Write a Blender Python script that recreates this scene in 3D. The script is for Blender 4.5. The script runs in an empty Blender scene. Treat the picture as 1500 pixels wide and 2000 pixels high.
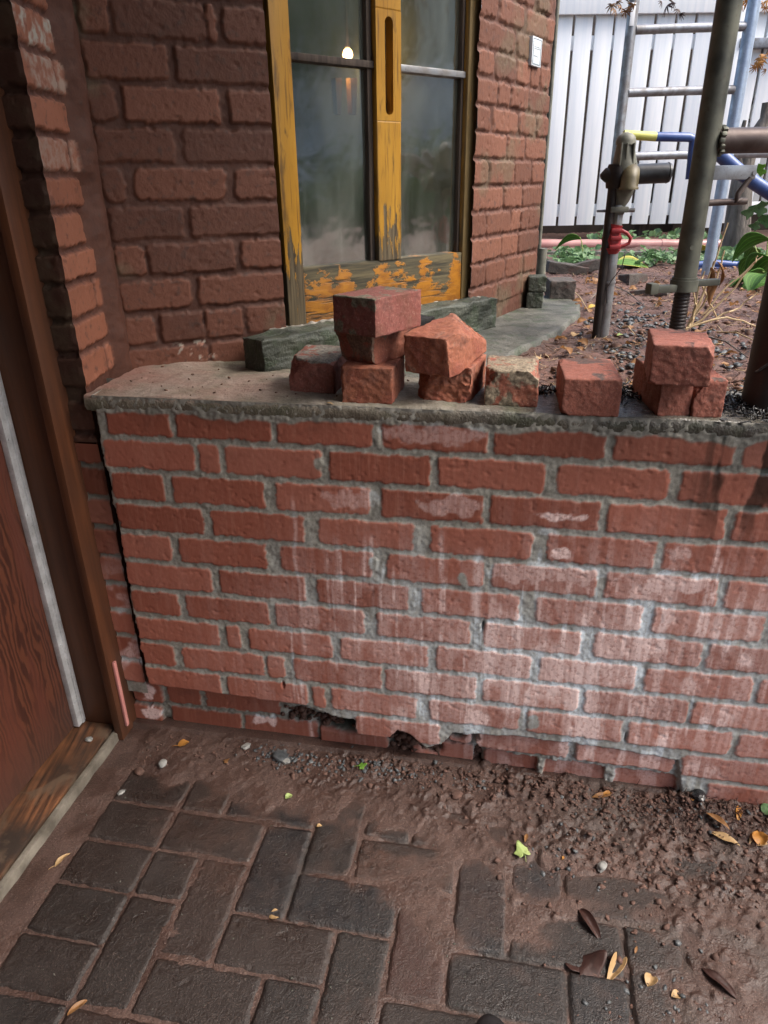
import bpy, bmesh, math, random
import numpy as np
from mathutils import Vector, Matrix
C = bpy.context.scene.collection
R_ = math.radians

# ------------------------------------------------------------ camera, sky, sun, exposure
H = 1.17                                   # eye height above the paving
F, PITCH, ROLL = 1381.0, 0.43991, -0.01403  # focal length in px of a 1500x2000 frame
cp, sp = math.cos(PITCH), math.sin(PITCH)
_r = np.array([1., 0, 0]); _u = np.array([0, sp, cp]); AF = np.array([0, cp, -sp])
AR = math.cos(ROLL)*_r + math.sin(ROLL)*_u
AU = -math.sin(ROLL)*_r + math.cos(ROLL)*_u
cam = bpy.data.cameras.new('camera'); co = bpy.data.objects.new('camera', cam); C.objects.link(co)
co.matrix_world = Matrix(((AR[0], AU[0], -AF[0], 0), (AR[1], AU[1], -AF[1], 0), (AR[2], AU[2], -AF[2], H), (0, 0, 0, 1)))
cam.sensor_fit = 'VERTICAL'; cam.sensor_height = 36; cam.lens = F/2000*36
cam.clip_start = .02; cam.clip_end = 500
bpy.context.scene.camera = co

SUN_EL, SUN_AZ = 50, 104                   # direction the light comes from: azimuth clockwise from +Y
w = bpy.data.worlds.new("World"); bpy.context.scene.world = w; w.use_nodes = True
nt = w.node_tree; bg = nt.nodes['Background']
sky = nt.nodes.new('ShaderNodeTexSky'); sky.sky_type = 'NISHITA'; sky.sun_disc = False
sky.sun_elevation = R_(SUN_EL); sky.sun_rotation = R_(SUN_AZ); sky.air_density = 1; sky.dust_density = 5; sky.ozone_density = .6
nt.links.new(sky.outputs[0], bg.inputs[0]); bg.inputs[1].default_value = .13
sl = bpy.data.lights.new('sun', 'SUN'); so = bpy.data.objects.new('sun', sl); C.objects.link(so)
sl.energy = 1.3; sl.angle = R_(30); sl.color = (1, .97, .93)
d = Vector((math.sin(R_(SUN_AZ))*math.cos(R_(SUN_EL)), math.cos(R_(SUN_AZ))*math.cos(R_(SUN_EL)), math.sin(R_(SUN_EL))))
so.rotation_euler = d.to_track_quat('Z', 'Y').to_euler()
vs = bpy.context.scene.view_settings
vs.view_transform = 'Standard'; vs.look = 'None'; vs.exposure = 1.6; vs.gamma = 1

# ------------------------------------------------------------ geometry helpers
CAM = np.array([0, 0, H])
def ray(u, v): return AR*(u-750)/F + AU*(1000-v)/F + AF
def U(u, v, z):                            # point at height z
    d = ray(u, v); return CAM + d*((z-H)/d[2])
def UY(u, v, Y):                           # point at depth Y
    d = ray(u, v); return CAM + d*(Y/d[1])
def PX(P):
    P = np.asarray(P, float) - CAM; dd = P@AF
    return 750+F*(P@AR)/dd, 1000-F*(P@AU)/dd

class Frame:                               # a vertical plane: s along it, h towards its front, z up
    def __init__(f, x, y, deg):
        a = R_(deg); f.o = np.array([x, y, 0.]); f.e = np.array([math.cos(a), math.sin(a), 0]); f.n = np.array([math.sin(a), -math.cos(a), 0]); f.a = a
    def P(f, s, h, z):
        s, h, z = np.broadcast_arrays(s, h, z)
        return f.o + s[..., None]*f.e + h[..., None]*f.n + z[..., None]*np.array([0, 0, 1.])
    def v(f, s, h, z): return Vector(f.P(float(s), float(h), float(z)))
    def s_of(f, u, z):                     # s of the point at height z seen in column u
        ss = np.linspace(-1, 3, 4001); P = f.P(ss, 0., z) - CAM
        dd = P@AF; uu = 750+F*(P@AR)/dd
        ok = dd > .05
        return float(np.interp(u, uu[ok], ss[ok]))

def _hash(ix, iy, iz, seed):
    h = (ix.astype(np.int64)*374761393 + iy.astype(np.int64)*668265263 + iz.astype(np.int64)*2147483647 + seed*974634777) & 0xffffffff
    h = ((h ^ (h >> 13))*1274126177) & 0xffffffff
    h = ((h ^ (h >> 16))*2246822519) & 0xffffffff
    return (h ^ (h >> 15)) / 4294967295.0
def vn(x, y, z=0., seed=0):                # value noise, -1..1
    x, y, z = np.broadcast_arrays(np.asarray(x, float), np.asarray(y, float), np.asarray(z, float))
    ix, iy, iz = np.floor(x), np.floor(y), np.floor(z); fx, fy, fz = x-ix, y-iy, z-iz
    fx = fx*fx*(3-2*fx); fy = fy*fy*(3-2*fy); fz = fz*fz*(3-2*fz)
    o = 0
    for a in (0, 1):
        for b in (0, 1):
            for c in (0, 1):
                o = o + _hash(ix+a, iy+b, iz+c, seed)*(fx if a else 1-fx)*(fy if b else 1-fy)*(fz if c else 1-fz)
    return o*2-1
def fbm(x, y, z=0., oct=4, seed=0, gain=.5):
    o, a, t = 0, 1, 0; x, y = np.asarray(x, float), np.asarray(y, float)
    for k in range(oct):                   # each octave turned, so that no lattice shows
        c, s = math.cos(.6+1.1*k), math.sin(.6+1.1*k); f = 2.03**k
        o = o + a*vn((x*c-y*s)*f+3.7*k, (x*s+y*c)*f-1.3*k, np.asarray(z)*f, seed+k*17); t += a; a *= gain
    return o/t*1.15
def ss(e0, e1, x):
    t = np.clip((x-e0)/(e1-e0), 0, 1); return t*t*(3-2*t)

def link(me, name, mt, parent=None, smooth=True):
    o = bpy.data.objects.new(name, me); C.objects.link(o)
    if mt: me.materials.append(mt)
    if parent: o.parent = parent
    if smooth and len(me.polygons): me.polygons.foreach_set('use_smooth', [True]*len(me.polygons))
    return o
def raw_mesh(name, V, Fc):                 # V (n,3); Fc (m,k) int array
    me = bpy.data.meshes.new(name); V = np.asarray(V, np.float32); Fc = np.asarray(Fc, np.int32); k = Fc.shape[1]
    me.vertices.add(len(V)); me.vertices.foreach_set('co', V.ravel())
    me.loops.add(Fc.size); me.loops.foreach_set('vertex_index', Fc.ravel())
    me.polygons.add(len(Fc)); me.polygons.foreach_set('loop_start', np.arange(0, Fc.size, k, dtype=np.int32))
    me.polygons.foreach_set('loop_total', np.full(len(Fc), k, np.int32))
    me.update(calc_edges=True); me.validate(); return me
def grid(name, P, mt, parent=None, attr=None, keep=None, flip=False):
    ny, nx = P.shape[:2]; i = np.arange(ny*nx).reshape(ny, nx)
    q = np.stack([i[:-1, :-1], i[:-1, 1:], i[1:, 1:], i[1:, :-1]], -1)
    if keep is not None: q = q[keep[:-1, :-1] | keep[1:, 1:] | keep[:-1, 1:] | keep[1:, :-1]]
    q = q.reshape(-1, 4)
    if flip: q = q[:, ::-1]
    V = P.reshape(-1, 3); A = None if attr is None else attr.reshape(-1, 4)
    if keep is not None:
        used = np.unique(q); mp = np.full(len(V), -1); mp[used] = np.arange(len(used)); q = mp[q]; V = V[used]
        if A is not None: A = A[used]
    me = raw_mesh(name, V, q)
    if A is not None:
        ca = me.color_attributes.new('mk', 'FLOAT_COLOR', 'POINT'); ca.data.foreach_set('color', A.astype(np.float32).ravel())
    return link(me, name, mt, parent)

class MB:                                  # collects simple solids into one bmesh
    def __init__(s): s.b = bmesh.new()
    def box(s, c, d, rot=None, bev=0, seg=2):
        M = Matrix.Translation(Vector(c)) @ (rot.to_4x4() if rot is not None else Matrix()) @ Matrix.Diagonal((d[0], d[1], d[2], 1))
        t = bmesh.new(); bmesh.ops.create_cube(t, size=1); bmesh.ops.transform(t, matrix=M, verts=t.verts)
        if bev: bmesh.ops.bevel(t, geom=list(t.edges), offset=bev, segments=seg, affect='EDGES', profile=.6)
        s._add(t); return s
    def _add(s, t):
        me = bpy.data.meshes.new('t'); t.to_mesh(me); t.free(); s.b.from_mesh(me); bpy.data.meshes.remove(me)
    def tube(s, pts, r, n=20, cap=True):
        pts = [Vector(p) for p in pts]; rs = r if isinstance(r, (list, tuple)) else [r]*len(pts); rings = []
        for i, p in enumerate(pts):
            t = (pts[min(i+1, len(pts)-1)] - pts[max(i-1, 0)]).normalized()
            if i == 0: x = t.orthogonal().normalized()
            else: x = (x - t*x.dot(t)).normalized()
            y = t.cross(x)
            rings.append([s.b.verts.new(p + (x*math.cos(k*math.tau/n) + y*math.sin(k*math.tau/n))*rs[i]) for k in range(n)])
        for a, b in zip(rings, rings[1:]):
            for k in range(n): s.b.faces.new((a[k], a[(k+1) % n], b[(k+1) % n], b[k]))
        if cap: s.b.faces.new(rings[0][::-1]); s.b.faces.new(rings[-1])
        return s
    def prism(s, pts, n, th):              # planar outline extruded by th along n
        n = Vector(n)*th; a = [s.b.verts.new(Vector(p)) for p in pts]; b = [s.b.verts.new(Vector(p)+n) for p in pts]
        s.b.faces.new(a); s.b.faces.new(b[::-1])
        for k in range(len(a)): s.b.faces.new((a[k], b[k], b[(k+1) % len(a)], a[(k+1) % len(a)]))
        return s
    def build(s, name, mt, parent=None, smooth=True, angle=35):
        bmesh.ops.recalc_face_normals(s.b, faces=s.b.faces)
        me = bpy.data.meshes.new(name); s.b.to_mesh(me); s.b.free()
        o = link(me, name, mt, parent, smooth)
        if smooth: me.set_sharp_from_angle(angle=R_(angle))
        return o
def rz(a): return Matrix.Rotation(a, 3, 'Z')
def tag(o, label=None, cat=None, group=None, kind=None):
    for k, v in (('label', label), ('category', cat), ('group', group), ('kind', kind)):
        if v: o[k] = v
    return o
def empty(name, loc=(0, 0, 0)):
    o = bpy.data.objects.new(name, None); C.objects.link(o); o.location = loc; o.empty_display_size = .05; return o
def under(root, *obs):                     # parent world-space parts under a placed empty
    for o in obs:
        o.parent = root; o.matrix_parent_inverse = Matrix.Translation(-Vector(root.location))
    return root

# ------------------------------------------------------------ materials
class NT:
    def __init__(s, name):
        s.m = bpy.data.materials.new(name); s.m.use_nodes = True; s.t = s.m.node_tree
        s.b = s.t.nodes['Principled BSDF']; s.o = s.t.nodes['Material Output']
        s.co = s.n('ShaderNodeTexCoord').outputs['Object']
    def n(s, ty, **k):
        x = s.t.nodes.new(ty)
        for a, v in k.items(): setattr(x, a, v)
        return x
    def put(s, i, v):
        if hasattr(v, 'is_linked') or isinstance(v, bpy.types.NodeSocket): s.t.links.new(v, i)
        elif isinstance(v, (tuple, list)): i.default_value = (*v, 1) if len(v) == 3 and len(i.default_value) == 4 else v
        else: i.default_value = v
    def map(s, sc, vec=None, rot=(0, 0, 0)):
        x = s.n('ShaderNodeMapping'); s.put(x.inputs['Vector'], vec or s.co); x.inputs['Scale'].default_value = sc; x.inputs['Rotation'].default_value = rot; return x.outputs[0]
    def noise(s, sc, det=4, vec=None, dist=0, rough=.55):
        x = s.n('ShaderNodeTexNoise'); s.put(x.inputs['Vector'], vec or s.co); x.inputs['Scale'].default_value = sc
        x.inputs['Detail'].default_value = det; x.inputs['Distortion'].default_value = dist; x.inputs['Roughness'].default_value = rough; return x.outputs['Fac']
    def vor(s, sc, vec=None, feat='F1', out='Distance'):
        x = s.n('ShaderNodeTexVoronoi', feature=feat); s.put(x.inputs['Vector'], vec or s.co); x.inputs['Scale'].default_value = sc; return x.outputs[out]
    def rng(s, v, a, b, c=0., d=1.):
        x = s.n('ShaderNodeMapRange'); s.put(x.inputs[0], v)
        for i, q in enumerate((a, b, c, d)): x.inputs[i+1].default_value = q
        return x.outputs[0]
    def mth(s, op, a, b=0., clamp=False):
        x = s.n('ShaderNodeMath', operation=op, use_clamp=clamp); s.put(x.inputs[0], a); s.put(x.inputs[1], b); return x.outputs[0]
    def mix(s, f, a, b, mode='MIX'):
        x = s.n('ShaderNodeMix', data_type='RGBA', blend_type=mode); s.put(x.inputs[0], f); s.put(x.inputs[6], a); s.put(x.inputs[7], b); return x.outputs[2]
    def ramp(s, f, st):
        x = s.n('ShaderNodeValToRGB'); s.put(x.inputs[0], f); e = x.color_ramp.elements
        while len(e) < len(st): e.new(.5)
        for i, (p, c) in enumerate(st): e[i].position = p; e[i].color = (*c, 1)
        return x.outputs[0]
    def attr(s):
        x = s.n('ShaderNodeAttribute', attribute_name='mk'); y = s.n('ShaderNodeSeparateColor'); s.t.links.new(x.outputs['Color'], y.inputs[0])
        return y.outputs[0], y.outputs[1], y.outputs[2], x.outputs['Alpha']
    def xyz(s, vec=None):
        x = s.n('ShaderNodeSeparateXYZ'); s.put(x.inputs[0], vec or s.co); return x.outputs
    def bump(s, h, strength=.3, dist=.002, base=None):
        x = s.n('ShaderNodeBump'); s.put(x.inputs['Height'], h); x.inputs['Strength'].default_value = strength; x.inputs['Distance'].default_value = dist
        if base: s.put(x.inputs['Normal'], base)
        return x.outputs[0]
    def done(s, col, rough=.8, bump=None, metal=0., spec=None):
        s.put(s.b.inputs['Base Color'], col); s.put(s.b.inputs['Roughness'], rough); s.put(s.b.inputs['Metallic'], metal)
        if bump is not None: s.put(s.b.inputs['Normal'], bump)
        if spec is not None: s.put(s.b.inputs['Specular IOR Level'], spec)
        return s.m
def simple(name, c1, c2, sc=20, rough=.7, b=.3, bd=.001, metal=0., stretch=(1, 1, 1), lo=.35, hi=.65, bsc=None, det=6):
    n = NT(name); v = n.map(stretch); f = n.noise(sc, det, v)
    col = n.mix(n.rng(f, lo, hi), c1, c2)
    return n.done(col, rough, n.bump(n.noise(bsc or sc*4, 5, v), b, bd), metal)

def m_brick_new():
    n = NT('cleaned red brickwork'); k, g, e, wt = n.attr()
    ns = n.noise(14, 5); nf = n.noise(220, 6); nm = n.noise(70, 5)
    br = n.ramp(n.mth('ADD', n.mth('MULTIPLY', g, .7), n.mth('MULTIPLY', ns, .3)), [(.1, (.22, .058, .032)), (.35, (.30, .088, .052)), (.65, (.36, .116, .074)), (.9, (.42, .160, .110))])
    br = n.mix(n.rng(n.noise(26, 6, dist=.5), .56, .66, 0, .30), br, (.17, .050, .032)); br = n.mix(n.rng(n.noise(1, 5, n.map((160, 160, 9))), .5, .68, 0, .25), br, (.46, .20, .14))
    mo = n.mix(n.rng(nm, .35, .65), (.23, .22, .185), (.36, .345, .30))
    mo = n.mix(n.rng(nf, .48, .66, 0, .4), mo, (.15, .14, .11))
    c = n.mix(k, mo, br)
    st = n.noise(1, 6, n.map((95, 95, 4)), 0, .6)
    ee = n.mth('MULTIPLY', e, n.rng(st, .36, .56, .55, 1), True); ee = n.mth('MULTIPLY', ee, n.rng(n.noise(150, 6), .36, .50, .55, 1.08), True)
    ce = n.mix(k, (.70, .78, .83), (.88, .66, .62))
    c = n.mix(ee, c, ce)
    c = n.mix(wt, c, n.mix(k, (.030, .034, .030), (.045, .018, .011)))
    r = n.mth('SUBTRACT', .82, n.mth('MULTIPLY', wt, .5))
    b = n.bump(nf, .35, .0008); b = n.bump(n.noise(520, 3), .4, .0005, b)
    return n.done(c, r, b)
def m_painted_brick(name='red brown painted brick', gain=1.):
    n = NT(name); k, g, e, wt = n.attr()
    ns = n.noise(9, 5); nf = n.noise(240, 6); nm = n.noise(60, 6)
    c = n.ramp(n.mth('ADD', n.mth('MULTIPLY', g, .55), n.mth('MULTIPLY', ns, .45)), [(.15, (.070, .0225, .0115)), (.5, (.106, .0345, .0175)), (.9, (.150, .053, .029))])
    mo = n.mix(n.rng(nm, .3, .7), (.052, .0172, .0093), (.082, .0280, .0150))
    c = n.mix(k, mo, c)
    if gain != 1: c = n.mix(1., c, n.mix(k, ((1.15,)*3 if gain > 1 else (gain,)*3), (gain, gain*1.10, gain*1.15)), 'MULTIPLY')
    c = n.mix(n.rng(nm, .56, .72, 0, .75), c, (.045, .022, .016))
    c = n.mix(e, c, n.mix(n.rng(nm, .42, .58), (.36, .34, .29), (.27, .12, .08)))
    c = n.mix(wt, c, n.mix(n.rng(nm, .3, .6), (.045, .05, .028), (.12, .12, .07)))
    b = n.bump(nf, .6, .0011); b = n.bump(nm, .22, .0016, b)
    return n.done(c, .72, b)
def m_coping():
    n = NT('cement coping'); X = n.xyz()
    nf = n.noise(260, 6); nm = n.noise(40, 6); ns = n.noise(6, 4); v = n.vor(330)
    c = n.mix(n.rng(nm, .3, .7), (.19, .165, .125), (.31, .285, .235))
    c = n.mix(n.rng(v, .1, .5, .45, 0), c, (.36, .34, .30))
    dust = n.mth('MULTIPLY', n.rng(X[0], -.08, -.35), n.rng(ns, .3, .6, .25, 1))
    dust = n.mth('MULTIPLY', dust, n.rng(X[2], .795, .808))
    c = n.mix(n.mth('MULTIPLY', dust, .85), c, (.26, .125, .095))
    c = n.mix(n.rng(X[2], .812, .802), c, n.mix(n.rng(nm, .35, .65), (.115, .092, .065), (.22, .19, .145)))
    wet = n.mth('MULTIPLY', n.rng(X[0], -.05, .25), n.rng(ns, .35, .55, .35, 1))
    c = n.mix(n.mth('MULTIPLY', wet, .75), c, (.045, .044, .043))
    c = n.mix(n.rng(n.noise(11, 4), .5, .66, 0, .45), c, (.07, .085, .045))
    b = n.bump(nf, .9, .0022); b = n.bump(nm, .5, .004, b)
    return n.done(c, n.rng(wet, 0, 1, .8, .20), b)
def m_stone(name, a=(.06, .07, .055), b_=(.16, .165, .15)):
    n = NT(name); nm = n.noise(14, 8, dist=.4); nf = n.noise(120, 6)
    c = n.mix(n.rng(nm, .35, .62), a, b_); c = n.mix(n.rng(n.noise(22, 6), .52, .62, 0, .55), c, (.03, .05, .022))
    b = n.bump(nm, .8, .008); b = n.bump(nf, .9, .004, b); b = n.bump(n.noise(380, 4), .8, .0016, b)
    return n.done(c, .6, b)
def m_yellow():
    n = NT('peeling yellow paint'); X = n.xyz()
    v = n.map((1, 1, .16)); nm = n.noise(75, 8, v, .3, .65); nb = n.noise(16, 4, v); grain = n.noise(160, 5, n.map((1, 1, .04)))
    lo = n.rng(X[2], 1.22, .94, 0, 1)
    th = n.mth('ADD', n.mth('MULTIPLY', lo, .36), n.mth('MULTIPLY', n.rng(nb, .3, .75), .13))
    peel = n.rng(n.mth('ADD', n.mth('MULTIPLY', nm, .8), th), .66, .70)
    # the right stile has hardly any paint left
    peel = n.mth('MAXIMUM', peel, n.mth('MULTIPLY', n.rng(X[0], .212, .222), n.rng(n.mth('ADD', nm, n.mth('MULTIPLY', nb, .5)), .52, .62)))
    wood = n.mix(n.rng(grain, .35, .65), (.035, .024, .012), (.13, .10, .055))
    yel = n.mix(n.rng(nb, .3, .7), (.35, .170, .012), (.44, .235, .026)); yel = n.mix(n.rng(nm, .2, .42, .65, 0), yel, (.25, .10, .012))
    yel = n.mix(n.rng(n.noise(220, 5, n.map((1, 1, .035))), .55, .66, 0, .8), yel, (.085, .040, .010)); yel = n.mix(n.rng(n.noise(40, 7, n.map((1, 1, .25)), .4), .57, .66, 0, .75), yel, (.065, .035, .012)); yel = n.mix(n.mth('MULTIPLY', lo, n.rng(n.noise(26, 6, n.map((1, 1, .3))), .42, .6, 0, .8)), yel, (.12, .06, .012))
    wood = n.mix(n.rng(X[0], .212, .222, 0, .5), wood, (.20, .13, .035))
    c = n.mix(peel, yel, wood)
    h = n.mth('SUBTRACT', n.mth('MULTIPLY', grain, .35), peel)
    return n.done(c, n.rng(peel, 0, 1, .42, .8), n.bump(h, .6, .0016))
def m_rail():
    n = NT('worn wood bottom rail'); X = n.xyz()
    nm = n.noise(26, 8, n.map((1, 1, 2.2)), .3, .7); grain = n.noise(130, 6, n.map((.06, .06, 1))); nb = n.noise(10.5, 2, n.map((1, 1, .4)))
    a = n.mth('ADD', n.mth('MULTIPLY', nm, .55), n.mth('MULTIPLY', nb, .6)); a = n.mth('ADD', a, n.rng(X[2], .86, .99, .10, -.10))
    p = n.rng(a, .535, .56); p = n.mth('MULTIPLY', p, n.rng(grain, .33, .43))
    wood = n.mix(n.rng(grain, .38, .62), (.022, .020, .011), (.11, .09, .045))
    yel = n.mix(n.rng(nm, .4, .6), (.22, .08, .008), (.36, .15, .014))
    return n.done(n.mix(p, wood, yel), n.rng(p, 0, 1, .8, .45), n.bump(n.mth('ADD', grain, p), .6, .0016))
def m_darkwood():
    n = NT('rough dark wood'); g = n.noise(90, 6, n.map((1, 1, .05)))
    return n.done(n.mix(n.rng(g, .35, .65), (.018, .012, .009), (.07, .05, .038)), .8, n.bump(g, .6, .002))
def m_door():
    n = NT('red stained plywood'); v = n.map((1, 1, .22)); wv = n.noise(9, 3, v, .8)
    x = n.n('ShaderNodeTexWave', wave_type='BANDS', bands_direction='Y'); n.put(x.inputs['Vector'], n.map((1, 1, .28)))
    x.inputs['Scale'].default_value = 24; x.inputs['Distortion'].default_value = 16; x.inputs['Detail'].default_value = 4; x.inputs['Detail Scale'].default_value = 1.1
    f = n.rng(x.outputs['Fac'], .25, .75); msk = n.rng(wv, .38, .52)
    c = n.mix(f, (.110, .036, .019), (.050, .016, .010)); c = n.mix(msk, n.mix(n.noise(30, 5, v), (.085, .026, .017), (.12, .036, .022)), c)
    c = n.mix(n.rng(n.xyz()[2], .16, .02, 0, .7), c, (.055, .033, .026))
    return n.done(c, .5, n.bump(f, .25, .0008))
def m_jamb():
    n = NT('brown stained door frame wood'); g = n.noise(60, 6, n.map((1, 1, .05)), .2); nb = n.noise(5, 5)
    c = n.mix(n.rng(g, .3, .7), (.050, .017, .0075), (.135, .047, .018)); c = n.mix(n.rng(nb, .35, .7, 0, .7), c, (.055, .024, .014))
    return n.done(c, .5, n.bump(g, .3, .001))
def m_threshold():
    n = NT('worn wooden threshold'); g = n.noise(110, 6, n.map((1, .06, 1), rot=(0, 0, R_(10.9))), .2); nb = n.noise(7, 5)
    c = n.mix(n.rng(g, .35, .65), (.04, .018, .010), (.20, .085, .038)); c = n.mix(n.rng(nb, .42, .62), c, (.030, .021, .016)); c = n.mix(n.rng(n.noise(13, 6, dist=.5), .56, .64, 0, .7), c, (.11, .075, .05))
    return n.done(c, .55, n.bump(g, .4, .0012))
def m_paver():
    n = NT('concrete paver'); k, g, e, wt = n.attr()   # g tone, e dust
    nf = n.noise(260, 6); nm = n.noise(35, 6)
    c = n.ramp(g, [(0, (.005, .006, .0085)), (.33, (.0115, .0085, .0075)), (.6, (.020, .0115, .009)), (1, (.042, .0165, .012))])
    c = n.mix(n.rng(nm, .35, .7, 0, .4), c, (.034, .024, .020))
    v = n.vor(170); c = n.mix(n.rng(v, .02, .16, .6, 0), c, (.14, .115, .10)); c = n.mix(n.rng(n.noise(480, 4), .52, .66, 0, .7), c, (.009, .008, .008)); c = n.mix(n.rng(n.noise(330, 5), .58, .68, 0, .6), c, (.10, .07, .058))
    c = n.mix(n.mth('MULTIPLY', e, n.rng(nm, .3, .6, .55, 1)), c, (.068, .037, .028))
    b = n.bump(nf, .8, .0018); b = n.bump(n.noise(520, 3), .8, .001, b)
    return n.done(c, n.rng(n.noise(9, 4), .35, .62, .24, .60), b)
def m_soil():
    n = NT('red brick dust mud'); k, g, e, wt = n.attr()
    nf = n.noise(230, 7); nm = n.noise(28, 6); ns = n.noise(5, 4)
    c = n.mix(n.rng(nm, .3, .7), (.038, .0195, .0145), (.070, .0365, .0275))
    c = n.mix(n.rng(ns, .4, .65, 0, .5), c, (.10, .06, .048))
    c = n.mix(n.rng(nf, .55, .7, 0, .6), c, (.055, .035, .03)); c = n.mix(e, c, (.05, .036, .03))
    c = n.mix(n.rng(n.noise(420, 4), .56, .68, 0, .6), c, (.20, .14, .115)); c = n.mix(n.rng(n.noise(300, 5), .56, .66, 0, .75), c, (.028, .017, .015)); c = n.mix(n.rng(n.noise(11, 5, dist=.4), .50, .66, 0, .6), c, (.040, .023, .019))
    b = n.bump(nf, .9, .0026); b = n.bump(n.noise(520, 3), .7, .0012, b)
    return n.done(c, n.rng(n.noise(11, 5, dist=.4), .40, .60, .80, .34), b)
def m_garden():
    n = NT('garden soil with mulch'); nf = n.noise(120, 7); nm = n.noise(18, 6); ns = n.noise(2.5, 4)
    c = n.mix(n.rng(nm, .3, .7), (.060, .030, .023), (.16, .080, .060)); c = n.mix(n.rng(nf, .5, .7, 0, .7), c, (.024, .017, .014))
    c = n.mix(n.rng(ns, .5, .7, 0, .5), c, (.06, .045, .035))
    return n.done(c, .7, n.bump(nf, .9, .006))
def m_loose(name, mort=.6, darkened=0., tone=0., mcol=(.36, .32, .25), end=None, top=None):
    n = NT(name); nf = n.noise(230, 6); nm = n.noise(45, 6, dist=.3); ns = n.noise(14, 5)
    c = n.ramp(ns, [(.3, (.21+tone, .066, .042)), (.5, (.29+tone, .095+tone*.4, .060)), (.7, (.36+tone, .135+tone*.4, .092))])
    c = n.mix(n.rng(nf, .4, .65, 0, .5), c, (.13, .045, .033)); c = n.mix(n.rng(n.noise(480, 3), .60, .70, 0, .6), c, (.42, .27, .21))
    mm_ = n.noise(24, 7, dist=.6)
    if end: mm_ = n.mth('ADD', mm_, n.rng(n.xyz()[1], -end[0]+.006, -end[0]+.001, 0, end[1]))
    if top: mm_ = n.mth('ADD', mm_, n.rng(n.xyz()[2], top[0]-.005, top[0]-.001, 0, top[1]))
    c = n.mix(n.rng(mm_, mort, mort+.05), c, n.mix(n.rng(nf, .35, .6), mcol, tuple(q*.45 for q in mcol)))
    c = n.mix(n.rng(n.noise(17, 6, dist=.5), .54, .70, 0, .75), c, (.085, .040, .032))
    if darkened: c = n.mix(n.mth('MULTIPLY', n.rng(n.xyz()[1], -.01, .03), n.rng(ns, .3, .42)), c, (.010, .009, .009))
    b = n.bump(nf, .7, .0013); b = n.bump(n.noise(500, 4), .7, .0008, b)
    return n.done(c, .82, b)
def m_glass():
    n = NT('grimy window glass'); X = n.xyz()
    fog = n.noise(5, 5, n.map((1, 1, .45)), .6); st = n.noise(60, 5, n.map((1, 1, .05))); sp_ = n.noise(300, 3)
    d_ = n.n('ShaderNodeBsdfDiffuse'); n.put(d_.inputs[0], n.mix(n.rng(fog, .3, .7), (.06, .08, .06), (.30, .34, .29)))
    tr = n.n('ShaderNodeBsdfTransparent'); tr.inputs[0].default_value = (.85, .9, .86, 1)
    gl = n.n('ShaderNodeBsdfGlossy'); n.put(gl.inputs['Roughness'], n.rng(fog, .30, .62, .05, .15)); n.put(gl.inputs['Normal'], n.bump(n.noise(7, 3), .35, .006))
    m1 = n.n('ShaderNodeMixShader'); dirt = n.mth('ADD', n.rng(fog, .30, .70, .12, .60), n.mth('ADD', n.rng(st, .55, .7, 0, .2), n.rng(sp_, .66, .75, 0, .4)), True)
    n.put(m1.inputs[0], dirt); n.t.links.new(tr.outputs[0], m1.inputs[1]); n.t.links.new(d_.outputs[0], m1.inputs[2])
    m2 = n.n('ShaderNodeMixShader'); lw = n.n('ShaderNodeLayerWeight'); lw.inputs[0].default_value = .35
    n.put(m2.inputs[0], n.rng(lw.outputs['Fresnel'], 0, 1, .50, .97)); n.t.links.new(m1.outputs[0], m2.inputs[1]); n.t.links.new(gl.outputs[0], m2.inputs[2])
    n.t.links.new(m2.outputs[0], n.o.inputs[0]); return n.m
def m_steel(name, c1, c2, metal=.6, rough=.45, sc=25):
    n = NT(name); a = n.noise(sc, 7, dist=.3); f = n.noise(sc*9, 4)
    c = n.mix(n.rng(a, .38, .62), c1, c2); c = n.mix(n.rng(f, .6, .72, 0, .4), c, (.06, .035, .025))
    return n.done(c, n.rng(a, .3, .7, rough-.1, rough+.2), n.bump(f, .3, .0008), metal)
def m_leaf(name, c1, c2, edge=None, sc=9, veins=False):
    n = NT(name); f = n.noise(sc, 4); g, kk, e, wt = n.attr()
    c = n.mix(n.rng(f, .3, .7), c1, c2)
    if veins:                              # ribs running along the blade, carried by the leaf's own width coordinate
        vs_ = n.mth('ABSOLUTE', n.mth('SINE', n.mth('MULTIPLY', kk, 22.))); c = n.mix(n.rng(vs_, 0, .35, .75, 0), c, tuple(min(1, q*2.2) for q in c2))
    c = n.mix(n.rng(n.noise(70, 5), .58, .68, 0, .5), c, tuple(q*.4 for q in c1))
    if edge: c = n.mix(g, c, edge)
    n.b.inputs['Subsurface Weight'].default_value = 0
    tr = n.n('ShaderNodeBsdfTranslucent'); n.put(tr.inputs[0], c); mx = n.n('ShaderNodeMixShader'); mx.inputs[0].default_value = .3
    n.done(c, .55, n.bump(n.noise(120, 5), .6, .0015)); n.t.links.new(n.b.outputs[0], mx.inputs[1]); n.t.links.new(tr.outputs[0], mx.inputs[2]); n.t.links.new(mx.outputs[0], n.o.inputs[0])
    return n.m
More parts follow.
